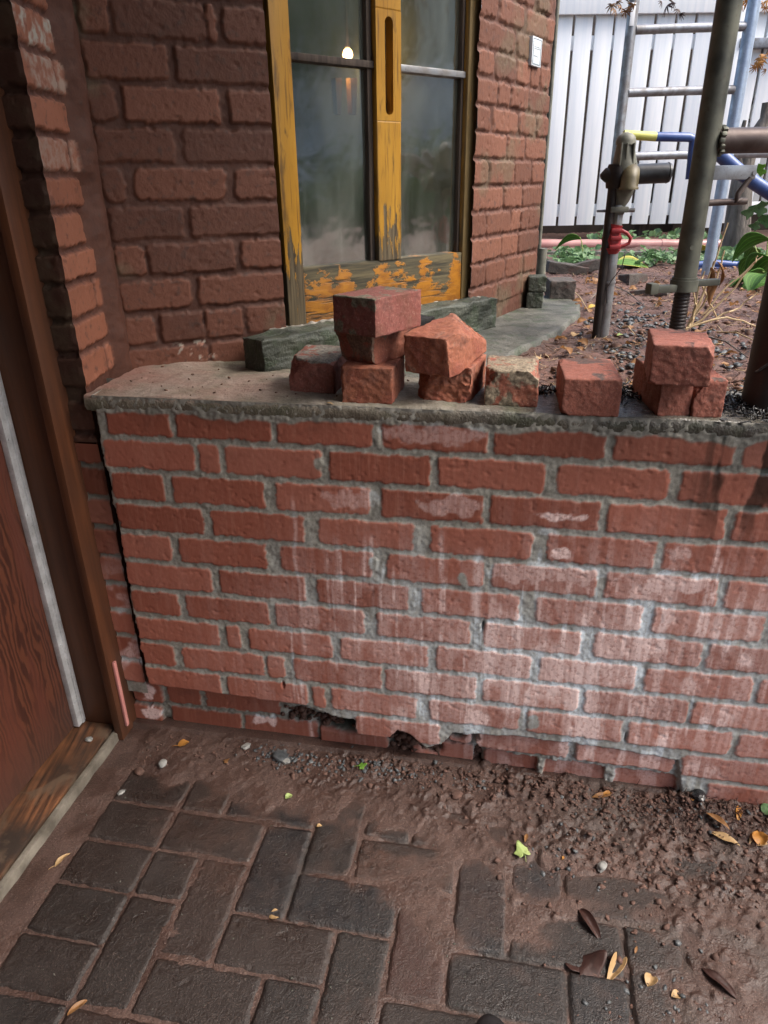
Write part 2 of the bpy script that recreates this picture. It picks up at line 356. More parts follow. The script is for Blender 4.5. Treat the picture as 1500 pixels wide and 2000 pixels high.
M = dict(
    brick=m_brick_new(), paint=m_painted_brick(), lighten=m_painted_brick('painted brick with light put in', 2.1), darkened=m_painted_brick('painted brick with shade put in', .55), right=m_painted_brick('painted brick with some light put in', 1.2), coping=m_coping(), stone=m_stone('mossy sill stone', (.018, .023, .016), (.072, .080, .062)), ledge=m_stone('damp concrete ledge', (.045, .047, .038), (.115, .115, .098)),  # pier and right wall: copies of one paint, light and shade in colour
    yellow=m_yellow(), rail=m_rail(), dark=m_darkwood(), door=m_door(), jamb=m_jamb(), thr=m_threshold(), paver=m_paver(), soil=m_soil(), garden=m_garden(), glass=m_glass(),
    alu=m_steel('scratched aluminium', (.66, .67, .68), (.46, .465, .47), .35, .4), galv=m_steel('galvanised steel', (.34, .36, .39), (.22, .215, .215), .55, .42),
    bluegalv=m_steel('bluish galvanised steel', (.44, .54, .68), (.32, .40, .52), .5, .38), oldsteel=m_steel('old greenish steel', (.045, .048, .042), (.115, .12, .095), .4, .5, 12),
    rusty=m_steel('brown steel', (.06, .04, .035), (.14, .115, .105), .4, .5, 14), black=m_steel('black steel', (.018, .014, .014), (.035, .028, .026), .3, .5),
    blackpl=simple('black plastic', (.02, .022, .026), (.04, .045, .052), 30, .35), bell=simple('grey green cast metal', (.10, .105, .085), (.18, .18, .15), 30, .55), brass=simple('dull brass', (.075, .060, .028), (.13, .11, .06), 40, .5),
    red=simple('chipped red paint', (.22, .012, .016), (.30, .025, .03), 40, .5, lo=.3, hi=.6), blue=simple('blue painted tube', (.028, .065, .22), (.05, .10, .28), 25, .35),
    yel2=simple('yellow green tube', (.50, .50, .10), (.62, .62, .20), 30, .4), white=simple('white painted boards', (.76, .80, .83), (.88, .895, .90), 3, .5, .15, .001, stretch=(12, 12, .6), bsc=30),
    greywhite=simple('grey white paint', (.42, .43, .42), (.52, .53, .52), 4, .55, .15), pipe=simple('pink brown plastic pipe', (.34, .16, .145), (.42, .22, .20), 12, .3, .05),
    dkroof=simple('dark roof boards', (.04, .03, .025), (.08, .06, .05), 8, .8), bark=simple('grey bark', (.07, .06, .05), (.18, .16, .14), 22, .9, .9, .01, stretch=(1, 1, .25)),
    chip=simple('dark stone chips', (.030, .034, .038), (.10, .11, .115), 60, .5, .5), rubble=simple('crumbled red brown clods', (.060, .032, .024), (.12, .064, .048), 60, .85, .7), mulch=simple('brown mulch', (.06, .03, .02), (.19, .10, .065), 40, .8, .5),
    straw=simple('dry straw', (.38, .27, .13), (.55, .42, .25), 40, .7), stonep=simple('pale pebble', (.15, .15, .145), (.28, .28, .265), 60, .7), charcoal=simple('wet black leaf litter', (.008, .008, .010), (.03, .03, .032), 60, .25, .6),
    rubber=simple('black shoe leather', (.010, .010, .011), (.018, .018, .02), 50, .35, .3), plaster=simple('room wall', (.10, .12, .09), (.15, .17, .13), 3, .9), tan=simple('tan interior wood', (.40, .22, .06), (.5, .3, .1), 20, .6),
    edge=simple('worn cement strip', (.075, .065, .050), (.21, .19, .155), 16, .85, .8, .003), siding=simple('grey green siding', (.26, .29, .27), (.36, .39, .37), 2, .8), rib=simple('mortar flakes', (.13, .12, .10), (.30, .28, .24), 60, .9), grass=simple('distant foliage', (.04, .09, .02), (.10, .18, .04), 4, .7), pink=simple('pink paint', (.48, .19, .17), (.52, .24, .21), 20, .6),
    cream=simple('pale render', (.75, .76, .76), (.82, .82, .82), 2, .8), paper=simple('white plaque face', (.50, .56, .62), (.54, .60, .66), 6, .35, .05), ink=simple('grey blue ink', (.10, .15, .19), (.14, .19, .23), 30, .5, .05), ink2=simple('faded grey ink', (.28, .33, .37), (.33, .38, .42), 30, .5, .05),
)
lf = dict(green=m_leaf('fresh green leaf', (.12, .30, .03), (.22, .42, .07)), lime=m_leaf('pale green leaf', (.30, .42, .12), (.45, .52, .22)), yellow=m_leaf('yellow leaf', (.55, .36, .04), (.62, .50, .14)), brown=m_leaf('brown dry leaf', (.20, .09, .03), (.38, .20, .08)),
          tan=m_leaf('tan dry leaf', (.42, .27, .12), (.55, .38, .20)), dark=m_leaf('wet dark leaf', (.03, .012, .010), (.075, .03, .022)), hosta=m_leaf('hosta leaf', (.08, .19, .03), (.14, .28, .05), (.62, .52, .10), veins=True), hgreen=m_leaf('ribbed green leaf', (.045, .13, .018), (.09, .20, .03), veins=True), hyel=m_leaf('ribbed yellow leaf', (.30, .26, .04), (.42, .36, .08), veins=True), ivy=m_leaf('ground cover leaf', (.07, .15, .055), (.16, .27, .13)),
          maple=m_leaf('bronze maple leaf', (.14, .07, .03), (.30, .16, .06)), orange=m_leaf('orange leaf', (.42, .17, .03), (.5, .26, .06)), hedge=m_leaf('hedge leaf', (.03, .075, .02), (.08, .16, .04)), sun=m_leaf('bright foliage', (.28, .45, .08), (.45, .6, .16)))

# ------------------------------------------------------------ masonry height fields
def brickfield(S, Z, bricks, mort, face=0., r=.006, soft=.0015, namp=.0020, fr=70, seed=1, tex=.0003):
    Hf = mort.copy(); mk = np.zeros_like(S); rd = np.full_like(S, .5)
    n1 = fbm(S*fr, Z*fr, seed*1.7, 4, seed)*namp*2.0 + fbm(S*fr*2.4, Z*fr*2.4, seed*2.3, 2, seed+5)*namp*.7
    tx = fbm(S*190, Z*190, 0, 3, seed+9)*tex*1.2 + fbm(S*18, Z*18, 0, 2, seed+11)*tex*1.2
    pit = ss(.40, .7, fbm(S*100, Z*130, 3, 3, seed+21))*tex*3.5
    rs = random.Random(seed)
    sv, zv = S[0], Z[:, 0]
    for (a, b, z0, z1, lev, rnd) in bricks:
        i0, i1 = np.searchsorted(sv, [a-.012, b+.012]); j0, j1 = np.searchsorted(zv, [z0-.012, z1+.012])
        if i1-i0 < 2 or j1-j0 < 2: continue
        W = (slice(j0, j1), slice(i0, i1)); s_, z_ = S[W], Z[W]
        hx, hz = (b-a)/2, (z1-z0)/2; rr = min(r*rs.uniform(.6, 1.6), hx*.8, hz*.8)
        qx = np.abs(s_-(a+b)/2)-hx+rr; qz = np.abs(z_-(z0+z1)/2)-hz+rr
        d = np.hypot(np.maximum(qx, 0), np.maximum(qz, 0))+np.minimum(np.maximum(qx, qz), 0)-rr+n1[W]
        m = ss(soft, -soft, d); rim = ss(-.0016, 0, d)*.0004
        f = lev+face + (s_-(a+b)/2)*rs.uniform(-.006, .006) + (z_-(z0+z1)/2)*rs.uniform(-.02, .02) - rim + tx[W] - pit[W]
        Hf[W] = Hf[W]*(1-m)+f*m; mk[W] = np.maximum(mk[W], m); rd[W] = np.where(m > .2, rnd, rd[W])
    return Hf, mk, rd

# ---- the garden wall in front
FW = Frame(-.547, 1.29, -10.909)
BZ = [H-.4385-.0673*i for i in range(12)]               # mortar beds
rows = [
 [(207,333),(343,529),(539,727),(746,952),(965,1183),(1200,1435),(1452,1670)],
 [(203,380),(388,429),(439,626),(644,840),(856,1065),(1088,1306),(1329,1545)],
 [(220,320),(337,516),(539,723),(746,943),(957,1171),(1187,1416),(1432,1650)],
 [(230,397),(414,593),(622,809),(840,1039),(1068,1279),(1295,1512)],
 [(237,335),(350,520),(548,728),(755,945),(961,1165),(1182,1401),(1416,1630)],
 [(247,414),(429,596),(620,797),(824,1014),(1047,1252),(1275,1491)],
 [(258,350),(363,525),(538,710),(737,918),(945,1133),(1160,1369),(1381,1590)],
 [(267,427),(442,469),(486,647),(665,836),(851,1036),(1054,1241),(1259,1468),(1482,1690)],
 [(271,341),(356,516),(523,556),(574,745),(752,930),(943,1129),(1142,1342),(1351,1555)],
 [(282,431),(444,601),(611,635),(649,813),(838,1014),(1029,1214),(1227,1427),(1439,1640)]]
rnd = random.Random(4); BR = []
zr = []                                                   # (top, bottom) of each row
for i in range(10): zr.append(((H-.386 if i == 0 else BZ[i-1]-.0060), BZ[i]+.0060))
for (zt, zb), row in zip(zr, rows):
    last = 0
    for (a, b) in row:
        zm = (zt+zb)/2; sa, sb = FW.s_of(a, zm), FW.s_of(b, zm); BR.append((sa, sb, zb, zt, 0, rnd.uniform(.05, .95))); last = sb
    while last < 4.4:
        BR.append((last+.013, last+.013+.205, zb, zt, 0, rnd.random())); last += .218
def lowrow(k, lst, top=None):
    zt, zb = BZ[k-1]-.006, BZ[k]+.006
    for a, b, lev in lst:
        zm = (zt+zb)/2; BR.append((FW.s_of(a, zm), FW.s_of(b, zm), zb, zt, lev, rnd.uniform(.0, .5)))
lowrow(10, [(250,306,-.024),(316,380,-.032),(390,538,-.034),(694,858,0),(876,921,-.016),(931,1110,-.008),(1126,1317,-.006),(1332,1560,0),(1575,1800,0)])
lowrow(11, [(252,308,-.024),(324,461,-.032),(470,614,-.034),(619,753,-.028),(800,922,-.026),(944,1050,-.022),(1062,1180,-.018),(1200,1322,-.016),(1380,1560,0),(1575,1800,0)])
s_arr = np.concatenate([np.arange(-.085, 1.5, .0026), np.arange(1.5, 4.4, .008)]); z_arr = np.arange(-.03, H-.3565, .0026)
S, Z = np.meshgrid(s_arr, z_arr)
def px2wall(u, v):
    d = ray(u, v); n = FW.n; t = np.dot(FW.o-CAM, n)/np.dot(d, n); P = CAM+d*t; return float((P-FW.o)@FW.e), float(P[2])
lip = [px2wall(*p) for p in ((250,1295),(285,1338),(440,1357),(600,1380),(650,1401),(692,1409),(696,1436),(760,1443),(777,1427),(800,1436),(830,1462),(862,1455),(885,1432),(905,1436),(1000,1440),(1110,1453),(1200,1464),(1325,1488),(1332,1560),(1500,1640))]
ls, lz = np.array(lip).T; ls = np.maximum.accumulate(ls+np.arange(len(ls))*1e-5)
lipz = np.interp(S, ls, lz); lipz = np.where(S > ls[-2], -1, lipz) + fbm(S*45, Z*30, 5, 3, 3)*.004
below = ss(.0015, -.0015, Z-lipz)
mort = -.0019 + fbm(S*50, Z*50, 0, 4, 7)*.0018 + fbm(S*210, Z*210, 0, 2, 8)*.0009
low_lev = np.interp(S, [0, ls[5], ls[5]+.04, ls[13], ls[14]+.02, 1.2, 2], [-.036, -.036, -.042, -.040, -.012, -.011, -.008])
rub = fbm(S*60, Z*60, 9, 4, 12)
cav = lambda u, v, ru, rv, dep: (lambda c: dep*np.exp(-(((S-c[0])/ru)**2+((Z-c[1])/rv)**2)**1.5))(px2wall(u, v))
lowm = low_lev + rub*.005 + fbm(S*180, Z*180, 2, 3, 4)*.003
Hm = mort*(1-below)+lowm*below
top_bricks = [b for b in BR if (b[2]+b[3])/2 > BZ[9] or b[4] == 0]; low_bricks = [b for b in BR if b not in top_bricks]
H1, K1, G1 = brickfield(S, Z, top_bricks, mort, seed=3)
H2, K2, G2 = brickfield(S, Z, low_bricks, lowm, seed=5, namp=.003)
Hh = H1*(1-below)+H2*below; K = np.where(below > .5, K2, K1); G = np.where(below > .5, G2, G1)
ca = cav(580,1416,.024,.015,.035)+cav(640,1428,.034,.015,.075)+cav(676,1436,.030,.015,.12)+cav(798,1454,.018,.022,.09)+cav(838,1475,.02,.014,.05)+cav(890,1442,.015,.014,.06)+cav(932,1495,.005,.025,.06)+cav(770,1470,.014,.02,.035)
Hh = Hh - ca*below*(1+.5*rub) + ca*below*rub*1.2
K = K*(1-ss(.004, .012, ca*below))
# a few perpend gaps and cracks
for (u, v, ru, rv, dep) in ((943,1223,.0022,.010,.012),(553,1338,.0025,.008,.01),(1222,1440,.002,.012,.008),(205,815,.002,.012,.006)): Hh -= cav(u, v, ru, rv, dep)
# mortar smeared from the coping down over the first course
sm = ss(-.002, .004, Z - (H-.386-.006 + fbm(S*14, 0, 3, 3, 31)*.012 + fbm(S*70, Z*40, 3, 3, 32)*.004))
jn = np.clip(K, 0, 1)
Hh = np.maximum(Hh, (.0002 + fbm(S*160, Z*160, 4, 3, 33)*.0022)*sm + Hh*(1-sm)) ; K = K*(1-sm)
for u, v, ru, rv in ((622,905,.012,.02),(815,1045,.012,.022),(730,1100,.010,.024),(905,1135,.012,.02),(735,850,.012,.02),(1040,1410,.014,.02)):  # blobs of mortar over joints
    m = ss(.9, .6, np.hypot((S-px2wall(u, v)[0])/ru, (Z-px2wall(u, v)[1])/rv)+rub*.5); K = K*(1-m); Hh = Hh*(1-m)+.0003*m
# ragged left end
edge = .004 + fbm(Z*30, 0, 1, 4, 41)*.006 + .012*ss(BZ[9]+.005, BZ[9]-.0, Z)
lft = ss(.0015, -.0015, S-edge)*(Z > BZ[9]-.004)
Hh = Hh*(1-lft)-.12*lft; K = K*(1-lft)
# efflorescence, in metres along the wall
cs, cz = px2wall(1130, 1330)
E = np.exp(-((S-cs)/.44)**2-((Z-cz)/.20)**2)*1.7
E = E*(.35+.65*ss(-.28, .02, fbm(S*9, Z*7, 1, 4, 51)+.5*fbm(S*22, Z*16, 1, 4, 52)))
wrp = fbm(S*25, Z*25, 4, 3, 54)*.35; dr_ = random.Random(12); runs = ss(-.05, .40, vn(S*70+wrp, Z*2.0, 2, 53)+.6*vn(S*150+wrp*2, Z*5., 2, 55)+.25*fbm(S*60, Z*60, 3, 3, 56)); E = np.maximum(E*(.42+.70*runs), .42*np.exp(-((S-cs+.05)/.55)**4-((Z-cz)/.23)**4)*ss(-.5, .3, fbm(S*30, Z*18, 3, 4, 57)))
for u, w_, v0, v1, a in ((938,.010,1080,1420,.85),(1232,.012,1180,1330,.9),(570,.004,980,1230,.5),(640,.004,1080,1200,.5),(1262,.006,1330,1480,.8),(1345,.004,1310,1470,.6),(655,.008,1050,1300,.4)) + tuple((dr_.uniform(560, 1480), dr_.uniform(.0018, .006), *(lambda a: (a, a+dr_.uniform(60, 190)))(dr_.uniform(1040, 1330)), dr_.uniform(.45, .9)) for _ in range(46)):
    s0, za = px2wall(u, v0); _, zb = px2wall(u, v1); E = np.maximum(E, a*np.exp(-((S-s0+vn(Z*14, 0, u, 5)*.004)/w_)**2)*ss(za+.02, za-.02, Z)*ss(zb-.02, zb+.02, Z)*(.78+.35*vn(S*70, Z*45, 1, 8)))
wb = fbm(S*55, Z*55, 6, 4, 61)
for u, v, ru, rv, a in ((1085,1010,.045,.010,1.),(1093,1082,.014,.012,1.),(1070,1040,.02,.008,.5),(505,1425,.035,.014,.95),(280,1365,.02,.02,.9),(282,1405,.028,.015,1.),(880,985,.05,.02,.35),(1380,985,.03,.02,0),(690,975,.05,.02,.35),(850,850,.09,.02,.30),(1010,1120,.05,.02,.5),(1320,1140,.07,.022,.75),(1330,1085,.02,.02,.5),(1100,1120,.08,.02,.55)):
    s0, z0 = px2wall(u, v); E = np.maximum(E, a*ss(1.15, .75, np.hypot((S-s0)/ru, (Z-z0)/rv)+wb*.75))
E = np.clip(E*1.12, 0, 1)
# black drip stains at the right
s1, z1 = px2wall(1372, 900)
WT = ss(s1-.05, s1+.05, S)*ss(z1-.20, z1-.02, Z)*ss(-.05, .22, .6*vn(S*48+.5*fbm(S*20, Z*20, 1, 2, 74), Z*2.5, 7, 71)+.5*vn(S*110, Z*5, 3, 75)+.3*fbm(S*12, Z*10, 7, 2, 72)+.12)*1.1
WT = np.maximum(WT, .30*ss(H-.52, H-.40, Z)*ss(.55, 1.0, S)); WT = np.maximum(WT, .30*ss(H-.425, H-.385, Z)*ss(-.2, .4, fbm(S*12, Z*8, 2, 3, 73)))
WT = np.maximum(WT, below*.15*ss(ls[14]+.03, ls[13]-.02, S))  # recess, its mortar and the cavities at the foot are darkened too
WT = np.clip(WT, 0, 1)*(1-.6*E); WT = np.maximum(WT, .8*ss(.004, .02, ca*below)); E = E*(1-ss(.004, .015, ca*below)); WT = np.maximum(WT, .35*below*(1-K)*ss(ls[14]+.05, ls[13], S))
P = FW.P(S, Hh, Z)
gw = empty('garden_wall', tuple(FW.P(0., 0., 0.))); tag(gw, 'low unpainted red brick garden wall with grey mortar, chalky white streaks and a cement top', 'wall')
A = np.stack([K, G, E, WT], -1)
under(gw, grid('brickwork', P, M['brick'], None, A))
core = MB(); L = 4.4
core.prism([FW.v(.012, -.150, -.05), FW.v(L, -.150, -.05), FW.v(L, -.150, .80), FW.v(.012, -.150, .80)], -FW.n, .04)
under(gw, core.build('wall_core', M['ledge']))
def inpoly(x, y, poly):
    c = np.zeros(x.shape, bool); n = len(poly)
    for i in range(n):
        x0, y0 = poly[i]; x1, y1 = poly[(i+1) % n]
        c ^= ((y0 > y) != (y1 > y)) & (x < (x1-x0)*(y-y0)/(y1-y0+1e-12)+x0)
    return c
# coping slab top, rounded and sandy along the front edge
lipr = [(-.003, -.030), (.0005, -.022), (.0012, -.014), (.0008, -.008), (-.0008, -.003), (-.003, -.0005)]
hr = np.array([p[0] for p in lipr]+list(-np.arange(.006, .40, .0035))); dzr = np.array([p[1] for p in lipr]+[0]*(len(hr)-6))
sc_ = np.concatenate([np.arange(-.012, 1.5, .0035), np.arange(1.5, 4.4, .01)])
S2, H2_ = np.meshgrid(sc_, hr); DZ = np.repeat(dzr[:, None], len(sc_), 1)
nb = fbm(S2*8, H2_*8, 1, 3, 81)*.0035 + fbm(S2*60, H2_*60, 1, 3, 82)*.0014 + fbm(S2*220, H2_*220+DZ*300, 1, 2, 83)*.0009
h_ = H2_ + (fbm(S2*14, DZ*10, 0, 3, 84)*.0014 + fbm(S2*160, DZ*160, 0, 2, 85)*.0010)*(H2_ > -.004)
Pc = FW.P(S2, h_, H-.357+DZ+nb-.014*ss(-.14, -.30, H2_)*ss(.05, .2, S2)); bk = -.205+fbm(S2*6, 0, 2, 3, 88)*.012
kp = (H2_ > bk) | inpoly(Pc[..., 0], Pc[..., 1], [(-.70, 1.2), (.30, 1.1), (.16, 1.42), (.0, 1.66), (-.5, 1.66)])
under(gw, grid('coping', Pc, M['coping'], None, None, kp))

# ------------------------------------------------------------ the house
hs = empty('brick_house', (-.553, 1.484, 0)); tag(hs, 'red brown painted brick house corner with a yellow framed window and a wooden doorway', 'house')
def course_bricks(lst_rows, beds, fr, length, jt=.0055, seed=1, full=True):
    out = []; rr = random.Random(seed)
    for k, row in enumerate(lst_rows):
        zt, zb = beds[k]-jt, beds[k+1]+jt
        for a, b in row: out.append((a, b, zb, zt, rr.uniform(-.001, .0015), rr.random()))
    return out
def auto_rows(zlo, zhi, pitch, length, seed, jt=.0055, st=.203, half=.098):
    out = []; rr = random.Random(seed); z = zlo; k = 0
    while z < zhi:
        s = -.02 - (k % 2)*.10 - rr.uniform(0, .02)
        while s < length+.02:
            wd = st if rr.random() < .72 else half; a, b = s+.006, s+wd-.006
            out.append((a, b, z+jt, z+pitch-jt, rr.uniform(-.001, .0015), rr.random())); s += wd+.008
        z += pitch; k += 1
    return out
def cornerh(za):                           # shared worn profile of the pier's corner
    h = np.full(len(za), -.007)
    for a, b in pc_rows: h = np.maximum(h, -.007+.006*ss(a-.002, a+.003, za)*ss(b+.002, b-.003, za))
    return h + fbm(za*70, 0, 3, 3, 77)*.003
def paint_wall(name, fr, s_rng, z_rng, bricks, step=.0034, seed=1, mort=-.009, white=None, wet=None, namp=.003, mt='paint'):
    sa = np.arange(s_rng[0], s_rng[1]+step, step); za = np.arange(z_rng[0], z_rng[1], step)
    S, Z = np.meshgrid(sa, za)
    m = mort + fbm(S*25, Z*25, 0, 3, seed+1)*.003 + fbm(S*110, Z*110, 0, 3, seed+2)*.0012
    Hh, K, G = brickfield(S, Z, bricks, m, seed=seed, r=.009, soft=.0017, namp=namp*.85, fr=70, tex=.0005)
    E = np.zeros_like(S); Wt = np.zeros_like(S)
    if white: E = white(S, Z, K)
    if wet: Wt = wet(S, Z, K)
    Pw = fr.P(S, Hh, Z)
    if name == 'pier_front': hc = cornerh(za); wc = ss(-.010, 0, sa)[None, :]; hx = Hh*(1-wc)+hc[:, None]*wc; Pw = fr.P(S, hx, Z)+(wc*hc[:, None])[..., None]*np.array([1., 0, 0])
    o = grid(name, Pw, M[mt], None, np.stack([K, G, E, Wt], -1)); under(hs, o); return o
# wall left of the window
HL = Frame(-.553, 1.484, 26.5); LL = .372
hb = [H+.306-.0691*k for k in range(11)]
hrows = [[(400,555),(580,1055),(1062,1108),(1145,1350)],[(430,862),(905,1345)],[(450,602),(632,1128),(1180,1362)],[(490,895),(942,1385)],[(528,640),(690,1162),(1210,1388)],[(565,940),(980,1412)],[(598,748),(765,1205),(1240,1422)],[(618,985),(1020,1432)],[(640,800),(830,1045),(1060,1248),(1272,1422)],[(655,1068),(1090,1262)]]
bl = []
rr = random.Random(2)
for k, row in enumerate(hrows[:10]):
    zt = hb[k]-.006; zb = (hb[k+1] if k < 10 else .80)+.006; zm = (zt+zb)/2
    for a, b in row:
        sa, sb = HL.s_of(a/2.632, zm), HL.s_of(b/2.632, zm); bl.append((sa, sb if sb < LL-.03 else LL+.01, zb, zt, rr.uniform(-.001, .002), rr.random()))
bl += auto_rows(hb[0], 2.4, .0691, LL, 7)
# rows seen inside the jamb give way to a thick mortar fillet in the corner
def corner_fill(o): pass
def wht(S, Z, K): return ss(.30, .36, fbm(S*90, Z*90, 0, 3, 5))*ss(.05, .03, np.abs(Z-(H-.335))*2)*ss(.03, .0, np.abs(S-.17)-.03)
def mossy(S, Z, K): return ss(.0, .3, fbm(S*25, Z*25, 3, 3, 6)-ss(.04, .0, LL-S)*0+.2)*ss(.06, .01, LL-S)*ss(.93, .86, Z)*.8 + .5*ss(.2, .5, fbm(S*14, Z*14, 9, 3, 16))*ss(.1, .0, S)
paint_wall('wall', HL, (-.02, LL), (.74, 2.4), bl, .0032, 11, mort=-.0046, white=wht, wet=mossy)
# wall right of the window, past the bay
HR = Frame(.247, 2.026, 57.4); LR = .50
rb = [H+v for v in (.47,.41,.35,.29,.229,.168,.107,.045,-.020,-.083,-.149,-.215,-.279,-.343)]
rrow = [[(1110,1120),(1130,1275),(1285,1370),(1385,1450)],[(1110,1190),(1205,1315),(1335,1460)],[(1105,1275),(1290,1440)],[(1100,1175),(1185,1280),(1287,1345),(1352,1390),(1396,1440)],[(1095,1190),(1196,1250),(1257,1335),(1342,1440)],[(1088,1157),(1173,1287),(1295,1370),(1377,1430)],[(1080,1232),(1241,1320),(1328,1420)],[(1070,1146),(1155,1268),(1275,1350),(1356,1410)],[(1066,1217),(1225,1305),(1311,1400)],[(1058,1136),(1141,1252),(1256,1296),(1301,1336),(1341,1390)],[(1055,1206),(1211,1285),(1291,1385)],[(1060,1130),(1137,1225),(1232,1310),(1316,1375)],[(1060,1190),(1196,1300),(1306,1370)]]
br = []; rr = random.Random(8)
for k, row in enumerate(rrow):
    j = k+1; zt, zb = rb[j-1]-.005, rb[j]+.005
    if k == 0: zt, zb = rb[0]-.005, rb[1]+.005
    zm = (zt+zb)/2
    for a, b in row:
        sa, sb = HR.s_of(480+a/2.419, zm), HR.s_of(480+b/2.419, zm); br.append((sa, sb, zb, zt, rr.uniform(-.001, .002), rr.random()))
br += auto_rows(rb[0], 2.4, .061, LR, 9, st=.13, half=.075)
paint_wall('wall', HR, (-.0, LR), (.74, 2.4), br, .0036, 13, mort=-.005, mt='right', wet=lambda S, Z, K: .35*ss(.1, .5, fbm(S*10, Z*10, 9, 3, 26)))  # same paint as the left wall, brighter light put into the colour
# brick pier beside the door: front face with shade in its colour, return face with light
PF = Frame(-.553, 1.300, -10.909); PR = Frame(-.553, 1.300, 90)
pb = [H+v for v in (.258,.197,.135,.076,.015,-.043,-.107,-.162,-.226,-.285,-.350)]
rr = random.Random(21); pf = []; prr = []
for k in range(10):
    zt, zb = pb[k]-.006, pb[k+1]+.006; l = rr.uniform(-.001, .003); g = rr.random()
    pf.append((-.10, .003, zb, zt, l, g*.6))
    if k in (1, 3, 7, 9): prr += [(-.004, .118, zb, zt, l, g), (.128, .152, zb, zt, 0, rr.random())]
    else: prr.append((-.004, rr.uniform(.125, .15), zb, zt, l, g))
for k in range(26):
    z = pb[0]+.061*k; g = rr.random(); pf.append((-.10, .003, z+.006, z+.055, 0, g)); prr.append((-.004, .14, z+.006, z+.055, 0, g))
for k in range(10): zt, zb = BZ[k]+.0673-.006, BZ[k]+.006; pf.append((-.10, .003, zb, zt, rr.uniform(-.004, .001), rr.random()))
pc_rows = [(q[2], q[3]) for q in pf]
wf = lambda S, Z, K: K*(ss(.0, .1, fbm(S*22, Z*30, 4, 3, 27)-.12)*ss(.80, .72, Z)*.55)
paint_wall('pier_foot', PF, (-.0952, -.0034+1e-6), (.10, .715), pf, .0034, 23, mort=-.006, mt='brick', white=lambda S, Z, K: .55*ss(-.1, .3, fbm(S*22, Z*30, 4, 3, 27))*ss(.55, .25, Z), wet=lambda S, Z, K: .55*ss(.25, .6, Z))
paint_wall('pier_front', PF, (-.0952, -.0034+1e-6), (.7152, 2.4), pf, .0034, 23, mort=-.008, mt='darkened', wet=lambda S, Z, K: .18*ss(-.2, .4, fbm(S*16, Z*16, 2, 3, 37)))
wr = lambda S, Z, K: np.clip(K*(ss(H+.195, H+.205, Z)*ss(H+.262, H+.25, Z)*ss(-.35, .1, fbm(S*60, Z*60, 2, 3, 47)) + .55*ss(H+.135, H+.145, Z)*ss(H+.197, H+.19, Z)*ss(-.01, .02, S-(H+.190-Z)*.6)+.35*ss(H+.015, H+.02, Z)*ss(H+.076, H+.07, Z)), 0, 1)
sa = np.arange(.0, .20, .0034); za = np.arange(.10, 2.4, .0034); S, Z = np.meshgrid(sa, za)
m = -.006 + fbm(S*25, Z*25, 0, 3, 3)*.003 + fbm(S*110, Z*110, 0, 3, 4)*.0012 + .028*ss(.135, .186, S+fbm(Z*18, 0, 0, 2, 5)*.008)
Hh, Kk, Gg = brickfield(S, Z, prr, m, seed=29, r=.006, soft=.0017, namp=.0022, fr=70, tex=.0005)
hc = cornerh(za)[:, None]; wc = ss(.010, 0, sa)[None, :]; nfr = PF.n
under(hs, grid('pier_return', PR.P(S, Hh*(1-wc)+hc*wc, Z)+(wc*hc)[..., None]*nfr, M['lighten'], None, np.stack([Kk, np.clip(Gg*.5+.45, 0, 1), wr(S, Z, Kk), 0*S], -1)))

added_wall = MB(); added_wall.box((-.85, -1.9, 1.2), (2.9, .12, 2.5)); under(hs, added_wall.build('wall', M['paint'], None, False))   # unseen wall added behind us to block light
# window in its own bay facet: s along the frame, h towards us
WF = Frame(-.22, 1.665, 40.5); ZT = 1.95
def wbar(mb, s0, s1, z0, z1, h0, h1, bev=.003):
    c = WF.P((s0+s1)/2, (h0+h1)/2, (z0+z1)/2); mb.box(c, (s1-s0, abs(h1-h0), z1-z0), rz(WF.a), bev); return mb
zb_ = H-.305
m = wbar(MB(), -.012, .002, zb_-.02, ZT, -.05, -.008); wbar(m, .611, .622, zb_-.02, ZT, -.05, -.008); wbar(m, -.012, .622, ZT, ZT+.06, -.05, .0)
win = m.build('window', M['dark']); under(hs, win)
def wpart(mb, name, mt):
    o = mb.build(name, mt); o.parent = win; o.matrix_parent_inverse = Matrix.Translation(Vector(hs.location)).inverted() @ Matrix.Identity(4); return o
def sub(o, par):
    o.parent = par; return o           # par already has an identity world matrix
for s0, s1 in ((.002, .050), (.571, .611)):
    sub(wbar(MB(), s0, s1, zb_, ZT, -.03, .012, .004).build('stile', M['yellow']), win)
# meeting stile with a routed finger slot
ms = MB(); zs0, zs1 = H+.133, H+.322
wbar(ms, .275, .349, zb_+.122, zs0-.012, -.03, .012, .003); wbar(ms, .275, .349, zs1+.012, ZT, -.03, .012, .003)
slot = []
for k in range(25):                        # half outlines on each side of the slot
    pass
def slot_side(mb, sgn):
    sc = .313; hw = .012; out = .275 if sgn < 0 else .349; pts = []
    n = 12
    for k in range(n+1): a = math.pi/2*k/n; pts.append((sc+sgn*hw*math.sin(a), zs1-hw+hw*math.cos(a)))
    for k in range(n+1): a = math.pi/2*k/n; pts.append((sc+sgn*hw*math.cos(a), zs0+hw-hw*math.sin(a)))
    pts += [(sc, zs0-.012), (out, zs0-.012), (out, zs1+.012), (sc, zs1+.012)]
    mb.prism([WF.v(a, .012, b) for a, b in pts], -WF.n, .030)
slot_side(ms, 1); slot_side(ms, -1)
sub(ms.build('stile', M['yellow'], smooth=False), win)
sub(wbar(MB(), .295, .331, zs0-.01, zs1+.01, -.028, -.012, 0).build('finger_slot', M['dark']), win)
sub(wbar(MB(), .050, .571, zb_, zb_+.124, -.03, .010, .004).build('bottom_rail', M['rail']), win)
